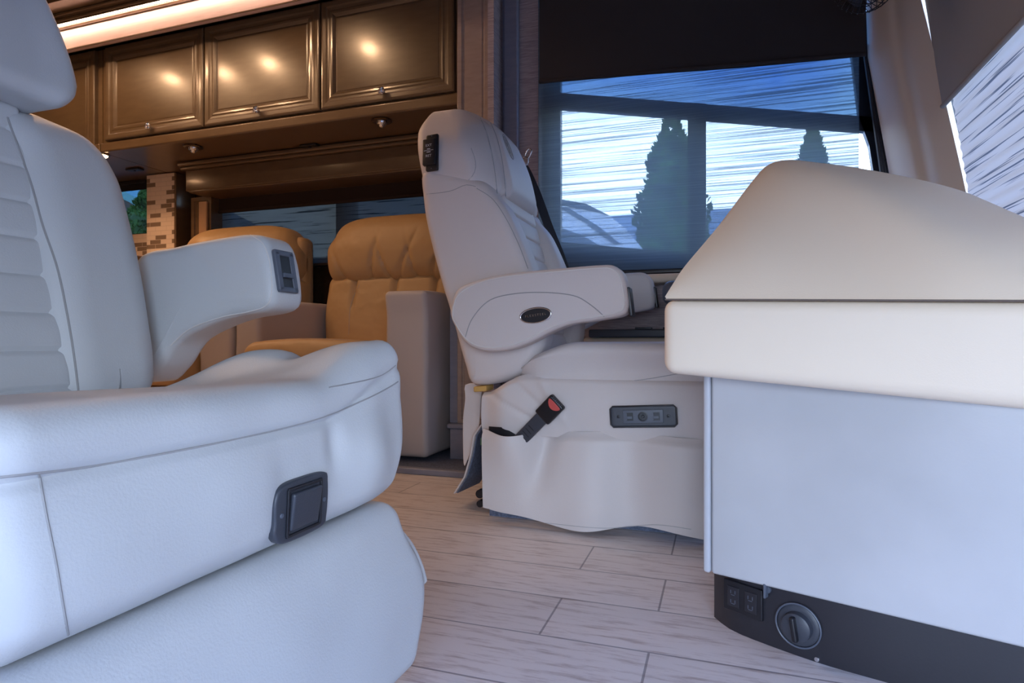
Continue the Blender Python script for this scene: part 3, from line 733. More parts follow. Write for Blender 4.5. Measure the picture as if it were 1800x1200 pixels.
# side console with tray by the driver's window
t = thing('side_console', (0.0, 2.2, 0), 'beige side console with black tray along the wall beside the driver seat', 'console')
build('body', rbox(-.50, .55, 2.275, 2.37, 0.0, .515, .02, (1, 1, 1)), 'trimbeige', t)
build('tray', rbox(-.47, .55, 2.27, 2.375, .515, .545, .006, (1, 1, 1)), 'grey', t)
for k in range(6): build('button', rbox(-.30+.10*k, -.24+.10*k, 2.28, 2.32, .545, .552, .002, (1, 1, 1)), 'black', t)
t = build('dash_side', rbox(-.185, .5, 2.06, 2.30, .62, .70, .03, (4, 4, 2)), 'grey2'); tag(t, 'blue grey glossy pod of the driver controls between armrest and dashboard', 'console')

# ================================================================== PASSENGER SEAT (left foreground)
PS = thing('captain_chair', (-.75, .56, 0), 'white leather passenger captain chair filling the left foreground', 'chair', 'cab captain chairs')
def cush(p):
    x, y, z = p
    wt = sm(z, .36, .465)
    base = -.045*sm(-x, .56, .98)                                    # falls to the back
    z2 = z + wt*(base - .016
        + .040*math.exp(-((x+.505)/.075)**2)*sm(y, .64, .78)+.012*sm(x, -.53, -.47)*sm(y, .76, .84)               # front corner roll
        + .020*math.exp(-((x+.70)/.13)**2)*math.exp(-((y-.79)/.055)**2)*2.2  # far side bolster
        - .016*math.exp(-((x+.605)/.022)**2)*sm(y, .74, .80)
        - .012*math.exp(-((x+.72)/.14)**2)*math.exp(-((y-.58)/.12)**2))
    f = sm(x, -.52, -.465)
    x2 = x + f*( .010*math.sin((z-.265)/.14*math.pi)*(1 if z < .405 else 0)
        + .012*math.exp(-((y-.735)/.045)**2)*math.exp(-((z-.35)/.06)**2)
        - .008*math.exp(-((y-.655)/.014)**2)*math.exp(-((z-.372)/.03)**2)
        - .004*math.exp(-((y-.56)/.02)**2)*math.exp(-((z-.32)/.05)**2)
        - .006*math.exp(-((z-.408-.03*sm(y, .62, .84))/.006)**2)
        + .004*noise.noise(Vector((y*9, z*14, 1))))
    # lower edge tucks in, far corner rounds under
    y2 = y - .035*sm(-z, -.40, -.26)*sm(y, .76, .85)
    x2 -= .012*sm(-z, -.30, -.262)*f
    return (x2, y2, z2)
c_ = build('seat_cushion', rbox(-1.0, -.462, .272, .853, .262, .470, .034, (40, 60, 30), cush, k=6), 'leather', PS)
def low(p):
    x, y, z = p
    x2 = x+(.262-z)*.20+.008*math.sin((z-.03)/.23*math.pi)+.003*noise.noise(Vector((y*8, z*12, 5)))
    y2 = y + .03*math.sin(sm(z, .03, .24)*math.pi)*sm(y, .7, .84) - .02*sm(-z, -.09, -.03)*sm(y, .7, .84)
    return (x2, y2, z)
c2_ = build('footrest_panel', rbox(-.54, -.466, .275, .838, .022, .258, .026, (4, 50, 24), low, k=5), 'leather', PS)
build('pedestal', merge(box(-.92, -.56, .34, .78, 0, .27)), 'grey', PS, False)
def lean(x, z): return x-.27*(z-.45)
def flapm(pts, Y, th, m, name, parent):
    return build(name, slab([(lambda q: (q.x, q.z))(PY(a, b, Y)) for a, b in pts], lambda u, v, w: (u, w, v), Y-th/2, Y+th/2, th*.45, 40, smooth_out=True), m, parent)
flapm([(700, 930), (722, 950), (740, 985), (750, 1018), (746, 1026), (736, 1024), (715, 985)], .885, .006, 'leather', 'velcro_flap', PS)
# backrest
def bs_(p):
    x, y, z = p; k = sm(z, .80, .90)*.03
    return (lean(x, z), y+(-k if y > .565 else k)*abs(y-.565)/.28, z-.02*(abs(y-.565)/.28)**4*sm(z, .84, .9))
build('back_shell', rbox(-1.13, -1.0, .29, .84, .33, .895, .05, (4, 20, 20), bs_), 'leather', PS)
def bo(side):
    def f(p):
        x, y, z = p
        yc = .757 if side > 0 else .373
        k = sm(z, .78, .90); q = .565-yc
        inner = (.67 if side > 0 else .46)
        y2 = y-side*.035*k
        if (y-yc)*side > 0: y2 -= side*.012*sm(-z, -.5, -.38)
        ff = sm(x, -1.03, -.96)
        return (lean(x, z)+ff*(.012*math.sin(sm(z, .40, .9)*math.pi)), y2, z-.012*sm(z, .86, .89)*abs(y-yc)/.09)
    return f
b1 = build('bolster', rbox(-1.09, -.945, .664, .856, .385, .888, .06, (10, 16, 40), bo(1), k=7), 'leather', PS)
build('bolster', rbox(-1.09, -.945, .278, .462, .385, .888, .06, (10, 12, 30), bo(-1), k=6), 'leather', PS)
GZ = [.428+.0585*k for k in range(8)]
def quilt(p):
    x, y, z = p; f = sm(x, -1.02, -.97)
    g = sum(math.exp(-((z-q)/.0035)**2) for q in GZ)
    ph = 0
    for a1, b1_ in zip(GZ[:-1], GZ[1:]):
        if a1 <= z <= b1_: ph = math.sin((z-a1)/(b1_-a1)*math.pi)
    return (lean(x, z)+f*(-.005*g+.0018*ph+.002*noise.noise(Vector((y*14, z*22, 2)))), y, z)
q_ = build('quilted_centre', rbox(-1.06, -.962, .44, .69, .40, .885, .012, (4, 20, 150), quilt), 'leather', PS)
def hd(p):
    x, y, z = p; c0 = .565; t_ = sm(z, .90, 1.20)
    w = 1-.44*t_-.10*sm(-z, -.93, -.885)
    wing = .012*sm(abs(y-c0), .10, .16)
    ff = sm(x, -1.09, -1.0)
    return (x-.22*(z-.9)+ff*(.012*math.sin(t_*math.pi)+wing*(1-t_)), c0+(y-c0)*w, z+.015*sm(abs(y-c0), .08, .2)*sm(-z, -.96, -.88)*-.6)
build('headrest', rbox(-1.13, -1.005, .395, .740, .882, 1.24, .030, (8, 24, 24), hd, k=6), 'leather', PS)
# armrest
ao = [(232, 455), (300, 431), (380, 415), (430, 409), (456, 417), (469, 448), (477, 500), (475, 532), (455, 547), (400, 557), (350, 575), (305, 602), (272, 650), (240, 668), (228, 560)]
arm = build('armrest', slab([(lambda q: (q.x, q.z))(PY(a, b, .87)) for a, b in ao], lambda u, v, w: (u, w, v), .872, .962, .020, 120, crown=(.004, .004)), 'leather', PS)
# end bezel with recline lever
ex = -.7305; ec = Vector((ex, .916, .629)); eu = Vector((0, 1, 0)); ev = Vector((-.16, 0, 1)).normalized(); en = eu.cross(ev)*1
B_ = bvh(arm); p, nn = cast(B_, 500, 478)
if p is not None:
    ec = p; en = Vector((nn.x, 0, nn.z)).normalized() if abs(nn.x) > .3 else Vector((1, 0, .1)).normalized(); eu = Vector((0, 1, 0)); ev = en.cross(eu).normalized()
    if ev.z < 0: ev = -ev
hole = []
fr = build('recline_bezel', merge(obox(ec+en*.002-eu*.019, eu, ev, en, .006, .036, .004, .002, (1, 1, 1)), obox(ec+en*.002+eu*.019, eu, ev, en, .006, .036, .004, .002, (1, 1, 1)),
      obox(ec+en*.002+ev*.033, eu, ev, en, .024, .005, .004, .002, (1, 1, 1)), obox(ec+en*.002-ev*.033, eu, ev, en, .024, .005, .004, .002, (1, 1, 1)), obox(ec, eu, ev, en, .018, .032, .003)), 'grey2', arm)
build('pocket', obox(ec+en*.0035, eu, ev, en, .013, .029, .0008), 'black', arm, False)
build('lever', obox(ec+en*.006-ev*.008, eu, ev, en, .012, .004, .003, .001, (1, 1, 1)), 'grey2', arm)
# footrest switch on the front of the cushion
B_ = bvh(c_); p, nn = cast(B_, 526, 890)
if p is not None:
    nn = Vector((1, 0, -.05)).normalized(); uu = Vector((0, 1, 0)); vv = nn.cross(uu)
    if vv.z < 0: vv = -vv
    p = Vector((p.x, p.y, p.z))
    oc = [(-.046, -.008), (-.046, .020), (-.030, .033), (.036, .033), (.046, .020), (.046, -.020), (.036, -.033), (-.030, -.033), (-.046, -.020)]
    sw = build('footrest_switch', slab(oc, lambda u, v, w: tuple(p+uu*u+vv*v+nn*w), -.006, .006, .003, 64), 'grey', PS)
    build('rocker_frame', merge(*[obox(p+nn*.007+uu*a1+vv*b1, uu, vv, nn, h1, h2, .0015, .001, (1, 1, 1)) for a1, b1, h1, h2 in [(-.028, 0, .0018, .026), (.030, 0, .0018, .026), (.001, .026, .030, .0018), (.001, -.026, .030, .0018)]]), 'black', sw)
    build('rocker', obox(p+nn*.0075+uu*.001, uu, vv+nn*.10, nn-vv*.10, .025, .0215, .0035, .003, (4, 8, 1)), 'grey', sw)
    for a1 in (-.037, .038): build('screw', lathe(p+uu*a1+nn*.006, nn, [(.0028, 0), (.0024, .0012), (.0005, .0014)], 12), 'grey2', sw)
S_ = lambda objs, pts, **k: seam(objs, pts, **k)
S_([c_], [(0, 838), (140, 822), (300, 795), (430, 768), (555, 737), (640, 703), (690, 677), (716, 657)])
S_([c_], [(578, 681), (658, 664), (695, 642), (716, 612)], r=.001)
S_([c_], [(68, 832), (80, 900), (98, 990), (115, 1090), (130, 1165)], r=.001)
S_([b1, q_], [(13, 206), (30, 253), (55, 323), (75, 395), (100, 468), (116, 541), (129, 617), (139, 695)], r=.0016)
S_([arm], [(300, 607), (335, 577), (390, 557), (440, 547), (470, 535), (478, 505), (474, 460), (462, 428), (440, 413)], r=.0011, m='piping')
p, nn = cast(B_, 68, 832)

# ================================================================== DRIVER SEAT
DS = thing('captain_chair', (-.4, 1.88, 0), 'white leather driver captain chair with tall back standing before the driver window', 'chair', 'cab captain chairs')
SY = 1.62
do = [(736, 305), (738, 345), (745, 395), (766, 480), (790, 560), (812, 640), (828, 676), (880, 672), (918, 655), (948, 620), (958, 570), (950, 515), (932, 470), (908, 410), (886, 364), (864, 337), (850, 318), (805, 300), (755, 292)]
dxz = [(lambda q: (q.x, q.z))(PY(a, b, SY)) for a, b in do]
YM = 1.895
nb = build('side_bolster', slab(dxz, lambda u, v, w: (u, w, v), SY, SY+.125, .034, 150, crown=(.004, 0), rings=7), 'leather_d', DS)
fb = build('side_bolster', slab(dxz, lambda u, v, w: (u, w, v), 2.045, 2.17, .034, 150, rings=7), 'leather_d', DS)
# middle of the back: front quilted surface and rear shell
def fx(z):   # front of the quilted part
    return -.545-.27*(z-.66)
GZ2 = [.46+.062*k for k in range(9)]
def quilt2(p):
    x, y, z = p; f = sm(x, -.07, .0)
    g = sum(math.exp(-((z-q)/.004)**2) for q in GZ2); ph = 0
    for a1, b1_ in zip(GZ2[:-1], GZ2[1:]):
        if a1 <= z <= b1_: ph = math.sin((z-a1)/(b1_-a1)*math.pi)
    return (fx(z)+x+f*(-.005*g+.002*ph), y, z)
build('quilted_centre', rbox(-.16, 0, 1.725, 2.065, .40, .97, .02, (4, 20, 150), quilt2), 'leather_d', DS)
def rear(p):
    x, y, z = p; t_ = sm(z, .95, 1.25); xx = -.742-.215*(z-.566) if z < 1.05 else -.846-.02*(z-1.05)
    return (xx+x+ (0.06*sm(z, 1.16, 1.25)), YM+(y-YM)*(1-.28*t_), z-.03*t_*(abs(y-YM)/.2)**2)
build('back_shell', rbox(0, .16, 1.70, 2.09, .42, 1.02, .05, (4, 16, 40), rear, k=6), 'leather_d', DS)
def hd2(p):      # x 0 (rear) .. 1 (front), y -1..1, z 0..1
    x, y, z = p
    zz = .925+.315*z
    fr = -.600-.33*(zz-.94)-.045*sm(zz, 1.16, 1.25); re = -.758-.215*(zz-.566)+.03*sm(zz, 1.15, 1.25)
    fr -= .035*sm(abs(y), .55, 1.0)**1.5
    hw = .272*(1-.34*sm(zz, 1.02, 1.26)**1.3)
    ff = sm(x, .6, 1)
    fr += ff*(.020*(sm(-abs(y), -.60, -.50))*math.sin(sm(zz, .90, 1.27)*math.pi)**.5 - .010*math.exp(-((abs(y)-.53)/.035)**2) - .006*math.exp(-((abs(y)-.66)/.03)**2))
    zz -= .030*abs(y)**2.2*sm(zz, 1.05, 1.24) - .0*y
    zz += .022*(1-sm(-abs(y), -.62, -.5))*sm(-z, -.35, 0)*0
    return (re+(fr-re)*x, YM+y*hw, zz)
def ub(n): return rbox(0, 1, 0, 1, 0, 1, .2, n)
Vh, Fh = rbox(-.125, .125, -.272, .272, -.16, .16, .055, (10, 70, 30), k=7)
hr = build('headrest', ([hd2(((p[0]+.125)/.25, p[1]/.272, (p[2]+.16)/.32)) for p in Vh], Fh), 'leather_d', DS)
lb = build('lower_back', rbox(-.70, -.545, 1.625, 2.165, .385, .50, .035, (12, 12, 8), lambda p: (p.x+.02*(p.z-.4), p.y, p.z+.015*sm(p.x, -.62, -.55))), 'leather_d', DS)
# headrest emblem
p, nn = cast(bvh(hr), 893, 258)
if p is not None:
    uu = Vector((0, 0, 1)).cross(nn).normalized(); vv = nn.cross(uu); q = []
    ov = [p+nn*.0006+uu*.026*math.cos(a_)+vv*.044*math.sin(a_) for a_ in [2*math.pi*k/40 for k in range(40)]]
    ov2 = [p+nn*.0006+uu*.021*math.cos(a_)+vv*.037*math.sin(a_) for a_ in [2*math.pi*k/40 for k in range(40)]]
    st = lambda pts: tube([p+nn*.0008+uu*a1+vv*b1 for a1, b1 in [(.7*a_, .85*b_) for a_, b_ in pts]], .0009, 6)
    build('embroidered_emblem', merge(tube(ov, .0007, 6, True), tube(ov2, .0005, 6, True), st([(-.012, .040), (.0, .030), (.016, .026), (.022, .018)]), st([(-.020, .018), (-.012, .022), (-.004, .016), (.012, .012)]),
          st([(-.004, .030), (-.006, .0), (-.008, -.03)]), st([(.006, .012), (.004, -.012), (.010, -.034)]), st([(-.016, .016), (-.018, -.004)])), 'seam', hr)
for pts in [[(852, 196), (872, 238), (884, 290), (889, 345)], [(838, 194), (856, 236), (868, 290), (874, 340)]]:
    S_([hr, nb], pts, r=.0012)
S_([nb, hr], [(742, 342), (790, 336), (818, 325), (836, 328)], r=.0009)
S_([hr], [(818, 322), (833, 305), (836, 285), (828, 260)], r=.0009)
S_([nb], [(838, 331), (866, 350), (890, 385), (912, 430), (928, 472)], r=.0011)
# headrest remote switch
B_ = bvh(hr); p, nn = cast(B_, 759, 270)
if p is not None:
    uu = Vector((0, 0, 1)).cross(nn).normalized(); vv = Vector((uu.y*0-.05, 0, 1)); vv = (vv-nn*vv.dot(nn)).normalized(); uu = vv.cross(nn)
    a_ = build('lumbar_switch', obox(p+nn*.004+uu*.004, uu, vv, nn, .0195, .056, .006, .005, (3, 3, 1)), 'black', DS)
    r_ = build('rocker', obox(p+nn*.010-uu*.002, uu, vv, nn, .0205, .040, .007, .004, (3, 3, 1)), 'black', a_)
    o_ = p+nn*.0172-uu*.002
    text_mesh('EXT', .011, o_+vv*.018, uu, vv, nn, 'white_ink', 'lettering', a_); text_mesh('RET', .011, o_-vv*.014, uu, vv, nn, 'white_ink', 'lettering', a_)
    build('marking', merge(obox(o_+vv*.003, uu, vv, nn, .015, .0005, .0002), obox(o_+vv*.0075, uu, vv, nn, .005, .0012, .0002), obox(o_-vv*.002, uu, vv, nn, .006, .0012, .0002)), 'white_ink', a_, False)
    for b1_ in (-.050, .050): build('screw', lathe(p+nn*.009+uu*.004+vv*b1_, nn, [(.002, 0), (.0018, .0012), (.0004, .0014)], 10), 'grey2', a_)
# near armrest
no = [(791, 558), (793, 530), (806, 505), (850, 488), (905, 478), (980, 471), (1050, 465), (1078, 466), (1094, 480), (1101, 510), (1103, 540), (1092, 554), (1050, 562), (1000, 570), (962, 585), (925, 604), (885, 616), (845, 616), (815, 600)]
AY = 1.532
na = build('armrest', slab([(lambda q: (q.x, q.z))(PY(a, b, AY)) for a, b in no], lambda u, v, w: (u, w, v), AY, AY+.082, .014, 140, crown=(.002, .002)), 'leather_d', DS)
S_([na], [(796, 560), (798, 535), (812, 512), (852, 494), (905, 484), (980, 477), (1050, 471), (1074, 472), (1088, 484), (1095, 510), (1097, 536), (1088, 548), (1050, 556), (1000, 564), (960, 579), (922, 598), (885, 609), (845, 609), (818, 594), (796, 560)], r=.0016, m='piping')
S_([na], [(818, 592), (830, 560), (860, 528), (905, 516), (960, 514), (1010, 520), (1040, 537), (1062, 556)], r=.0013)
B_ = bvh(na); p, nn = cast(B_, 942, 554)
if p is not None:
    nn = Vector((0, -1, 0)); tl = math.radians(7); uu = Vector((math.cos(tl), 0, math.sin(tl))); vv = Vector((-math.sin(tl), 0, math.cos(tl)))
    bd = build('badge', slab([(.043*math.cos(a_), .0205*math.sin(a_)) for a_ in [2*math.pi*k/24 for k in range(24)]], lambda u, v, w: tuple(p+uu*u+vv*v+nn*w), -.002, .004, .002, 64), 'black', na)
    build('rim', tube([p+nn*.003+uu*.0415*math.cos(a_)+vv*.019*math.sin(a_) for a_ in [2*math.pi*k/48 for k in range(48)]], .0023, 8, True), 'chrome', na)
    text_mesh('F L E X S T E E L', .0082, p+nn*.0046, uu, vv, nn, 'nickel', 'lettering', na)
# slot at the front end of both armrests
for AYc, A_, pxy in ((AY+.041, na, (1106, 512)), (2.235, None, (1160, 512))):
    pass
fo = [(q[0], q[1]) for q in [(lambda q: (q.x, q.z))(PY(a, b, AY)) for a, b in no]]
fxm = max(q[0] for q in fo)
fa = build('armrest', slab([(u+.0, v+.05) for u, v in fo], lambda u, v, w: (u, w, v), 2.185, 2.262, .014, 140), 'leather_d', DS)
for yy, A_ in ((AY+.046, na), (2.228, fa)):
    B_ = bvh(A_)
    h = B_.ray_cast(Vector((1, yy, .60 if A_ is na else .655)), Vector((-1, 0, 0)))
    if h[0] is not None:
        build('recline_slot', obox(h[0]+Vector((.001, 0, 0)), (0, 1, 0), (-.12, 0, 1), (1, 0, .12), .023, .037, .005, .003, (2, 2, 1)), 'kick', A_)
# seat cushion and skirts
def dc(p):
    x, y, z = p
    wt = sm(z, .44, .50)
    z2 = z-wt*(.055*sm(-x, .36, .56))-wt*.012*math.exp(-((y-1.88)/.16)**2)+.012*wt*math.exp(-((x+.0)/.08)**2)
    y2 = y+.006*math.sin((z-.38)*40)*sm(-y, -1.66, -1.60)
    y2 += .03*sm(-x, .46, .535)*(1 if y < 1.88 else -1)
    return (x, y2, z2-.02*sm(-x, .48, .535))
sc_ = build('seat_cushion', rbox(-.535, .06, 1.588, 2.172, .375, .500, .034, (30, 20, 10), dc, k=6), 'leather_d', DS)
S_([sc_], [(918, 656), (940, 664), (1000, 672), (1080, 672), (1150, 664), (1225, 650)], r=.0009)
def valf(u, v):
    x = -.640+.72*u; z = .245+(.165-.055*sm(-x, .50, .64))*v
    y = 1.590-.010*math.sin(v*math.pi)
    y += .010*math.exp(-(((x+.50)*.8+(z-.36))/.010)**2)*sm(-x, .38, .5)*.8        # diagonal creases at the rear
    y += .007*math.exp(-(((x+.56)*.5+(z-.33))/.007)**2)*sm(-x, .42, .5)
    y -= .006*math.exp(-(((x+.45)*1.6+(z-.38))/.014)**2)*sm(-x, .36, .45)
    y += .03*sm(-x, .56, .64)+.014*sm(v, .9, 1)
    y += .003*noise.noise(Vector((x*8, z*9, 3)))
    return (x, y, z)
va = build('side_valance', sheet(valf, 90, 30, (0, .012, 0)), 'leather_d', DS)
def skf(u, v):
    x = -.622+.70*u
    top = .262
    pk = math.exp(-((x+.545)/.062)**2)                       # the sagging pocket mouth
    top -= .012*pk+.004*math.sin(u*9)
    bot = .020+.014*math.sin(u*11+.6)*.8+.018*math.exp(-((x+.64)/.05)**2)
    z = bot+(top-bot)*v
    fold = .016*math.exp(-((x+.44+.05*(1-v))/.035)**2)*sm(v, .0, .8) - .014*math.exp(-((x+.33)/.07)**2)*(1-.6*v) + .010*math.exp(-((x+.22)/.06)**2) - .012*math.exp(-((x+.10)/.07)**2)*(1-.4*v)+.014*math.exp(-((x-.0)/.03)**2)*sm(v, 0, .9)
    y = 1.578+fold*1.5-.034*pk*sm(v, .3, 1)-.012*math.sin(v*math.pi)*.5+.012*sm(v, .9, 1)*(1-pk)
    return (x, y, z)
sk = build('side_skirt', sheet(skf, 120, 40, (0, .004, 0)), 'leather_d', DS)
S_([sk], [(862, 905), (870, 912), (950, 918), (1060, 928), (1150, 922), (1215, 930)], r=.0007)
build('pocket_lining', merge(sheet(lambda u, v: (-.61+.10*u, 1.592-.006*math.sin(u*math.pi), .20+.065*v), 8, 2)), 'black', DS)
build('pedestal', merge(box(-.56, .0, 1.66, 2.10, 0.03, .38), box(-.63, .02, 1.65, 2.14, 0.0, .03)), 'carpet', DS, False)
build('seat_track', merge(rbox(-.63, -.60, 1.62, 1.66, .05, .09, .006, (1, 1, 1)), cyl((-.645, 1.61, .07), (-.645, 1.63, .07), .012), cyl((-.64, 1.60, .045), (-.64, 1.62, .045), .010)), 'black', DS)
# rear flaps
flapm([(818, 676), (846, 676), (846, 700), (840, 760), (820, 812), (815, 812), (814, 740), (818, 700)], 1.70, .006, 'leather_d', 'rear_flap', DS)
def fl3(u, v):
    a_ = [PY(845, 746, 1.64), PY(832, 765, 1.66), PY(826, 800, 1.67), PY(815, 838, 1.68), PY(797, 867, 1.70)]
    k = v*4; i = min(3, int(k)); q = a_[i].lerp(a_[i+1], k-i)
    return q+Vector((.015, .16, 0.0))*u
build('rear_flap', sheet(fl3, 4, 20, (.005, 0, 0)), 'leather_d', DS)
build('flap_backing', sheet(lambda u, v: Vector(fl3(u*.9+.05, v))+Vector((.0055, 0, 0)), 4, 20, (.004, 0, 0)), 'carpet', DS)
build('foam_edge', obox(PY(850, 682, 1.66), (1, 0, .1), (0, 1, 0), (0, 0, 1), .02, .03, .008, .004, (2, 2, 2)), mat('foam', (.62, .36, .10), .9), DS)
build('green_tag', obox(PY(849, 775, 1.62), (1, 0, .3), (0, 0, 1), (0, 1, 0), .008, .010, .001), mat('green_felt', (.12, .22, .12), .9), DS, False)
# outlet panel
B_ = bvh(va, sc_); p, nn = cast(B_, 1131, 731)
if p is not None:
    nn = Vector((0, -1, 0)); tl = math.radians(3.2); uu = Vector((math.cos(tl), 0, math.sin(tl))); vv = Vector((-math.sin(tl), 0, math.cos(tl)))
    o1 = [(-.080, -.026), (-.084, 0), (-.080, .026), (0, .028), (.080, .026), (.084, 0), (.080, -.026), (0, -.028)]
    hw, hh = .082, .0262
    rr = [(-hw+.006, -hh), (hw-.006, -hh), (hw, -hh+.006), (hw, hh-.006), (hw-.006, hh), (-hw+.006, hh), (-hw, hh-.006), (-hw, -hh+.006)]
    pl = build('power_outlet_panel', slab(rr, lambda u, v, w: tuple(p+uu*u+vv*v+nn*w), -.010, .008, .003, 8, smooth_out=False, core=(.9,)), 'grey', DS)
    build('rim', tube([p+nn*.008+uu*a1+vv*b1 for a1, b1 in rr], .0022, 8, True), 'kick', pl)
    build('insert', obox(p+nn*.0085, uu, vv, nn, .050, .0165, .0022, .001, (1, 1, 1)), 'grey2', pl)
    for a1 in (-.033, .033):
        build('usb_port', merge(obox(p+nn*.0115+uu*a1, uu, vv, nn, .0085, .0100, .0008)), 'black', pl, False)
        build('port_cover', merge(obox(p+nn*.0125+uu*a1-vv*.002, uu, vv, nn, .006, .003, .0006), obox(p+nn*.0125+uu*(a1-.0075), uu, vv, nn, .001, .009, .0006)), 'grey2', pl, False)
    build('power_socket', lathe(p+nn*.010, nn, [(.0125, 0), (.0125, .002), (.0100, .0022), (.0095, .001), (.004, .001), (.003, .003), (.0005, .003)], 28), 'black', pl)
    for a1 in (-.062, .062): build('screw', lathe(p+uu*a1+nn*.008, nn, [(.0042, 0), (.0036, .0012), (.0015, .0014), (.0005, .0004)], 14), 'black', pl)
# seat belt buckle leaning out of the pocket
bk = thing('seatbelt_buckle', PY(935, 740, 1.55), 'black seatbelt buckle with red release button sticking out of the seat pocket', 'buckle')
b0 = PY(903, 785, 1.578); b1__ = PY(980, 706, 1.548); ax = (b1__-b0).normalized(); sd = ax.cross(Vector((0, -1, 0))).normalized(); nm = sd.cross(ax).normalized()
if nm.y > 0: nm = -nm
L0 = (b1__-b0).length
cc = b0+ax*(L0-.030); build('housing', obox(cc, ax, sd, nm, .034, .0255, .010, .006, (3, 3, 2)), 'black', bk)
build('sleeve', obox(b0+ax*(L0-.062)*.5, ax, sd, nm, (L0-.062)*.5+.004, .0185, .0075, .004, (4, 3, 2)), 'grey', bk)
build('ribbing', merge(*[obox(b0+ax*(.045+.012*k)+nm*.0078, ax, sd, nm, .0008, .013-.001*k, .0007) for k in range(4)]), 'kick', bk, False)
build('release_button', slab([(.026, .017), (.026, -.017), (.018, -.018), (.010, -.010), (.007, 0), (.010, .010), (.018, .018)], lambda u, v, w: tuple(cc+ax*u+sd*v+nm*w), .008, .0115, .0012, 40), 'red', bk)
build('slot_ribs', merge(*[obox(cc+ax*.0325+sd*(-.015+.005*k)+nm*.004, ax, sd, nm, .0012, .001, .005) for k in range(7)]), 'grey2', bk, False)
# seat belt
sb = thing('seatbelt', PY(940, 300, 2.2), 'black seatbelt strap with silver latch plate hanging behind the driver seat', 'seatbelt')
def belt(pts, w, Y0=2.17):
    P_ = crom([PY(a, b, Y) for a, b, Y in pts], 40, closed=False)
    V = []; Fc = []
    for i, q in enumerate(P_):
        t_ = (P_[min(39, i+1)]-P_[max(0, i-1)]).normalized(); s_ = t_.cross(Vector((.45, -1, 0)).normalized()).normalized()
        for a1, b1 in ((-w, 0), (w, 0), (w, .003), (-w, .003)): V.append(q+s_*a1+Vector((0, b1, 0)))
    for i in range(39):
        for j in range(4): Fc.append((i*4+j, i*4+(j+1) % 4, i*4+4+(j+1) % 4, i*4+4+j))
    return V, Fc
build('webbing', belt([(913, 285, 2.205), (925, 300, 2.20), (945, 345, 2.195), (965, 400, 2.19), (985, 450, 2.185), (1002, 500, 2.18)], .016), 'webbing', sb)
build('loop', belt([(912, 295, 2.19), (918, 318, 2.185), (926, 335, 2.18), (920, 318, 2.175), (914, 300, 2.175)], .012), 'webbing', sb)
p = PY(924, 280, 2.185); ax = (PY(931, 268, 2.185)-PY(919, 294, 2.185)).normalized(); sd = ax.cross(Vector((0, 1, 0)))
tg = [(-.020, -.016), (-.006, -.017), (.004, -.009), (.036, -.0075), (.040, 0), (.036, .0075), (.004, .009), (-.006, .017), (-.020, .016)]
hl = [(.012, -.0035), (.032, -.0035), (.034, 0), (.032, .0035), (.012, .0035)]
ring_ = [(.008, -.008), (.036, -.0075), (.040, 0), (.036, .0075), (.008, .008)]
build('latch_plate', merge(tube([p+ax*a1+sd*b1 for a1, b1 in crom([(a, b, 0) for a, b in ring_], 24) for a1, b1 in [(a1, b1)]] if False else [p+ax*q.x+sd*q.y for q in crom([(a, b, 0) for a, b in ring_], 24)], .0026, 8, True),
      slab([(-.020, -.014), (-.008, -.016), (.004, -.009), (.010, -.006), (.010, .006), (.004, .009), (-.008, .016), (-.020, .014)], lambda u, v, w: tuple(p+ax*u+sd*v+Vector((0, w, 0))), -.002, .002, .001, 30)), 'chrome', sb)

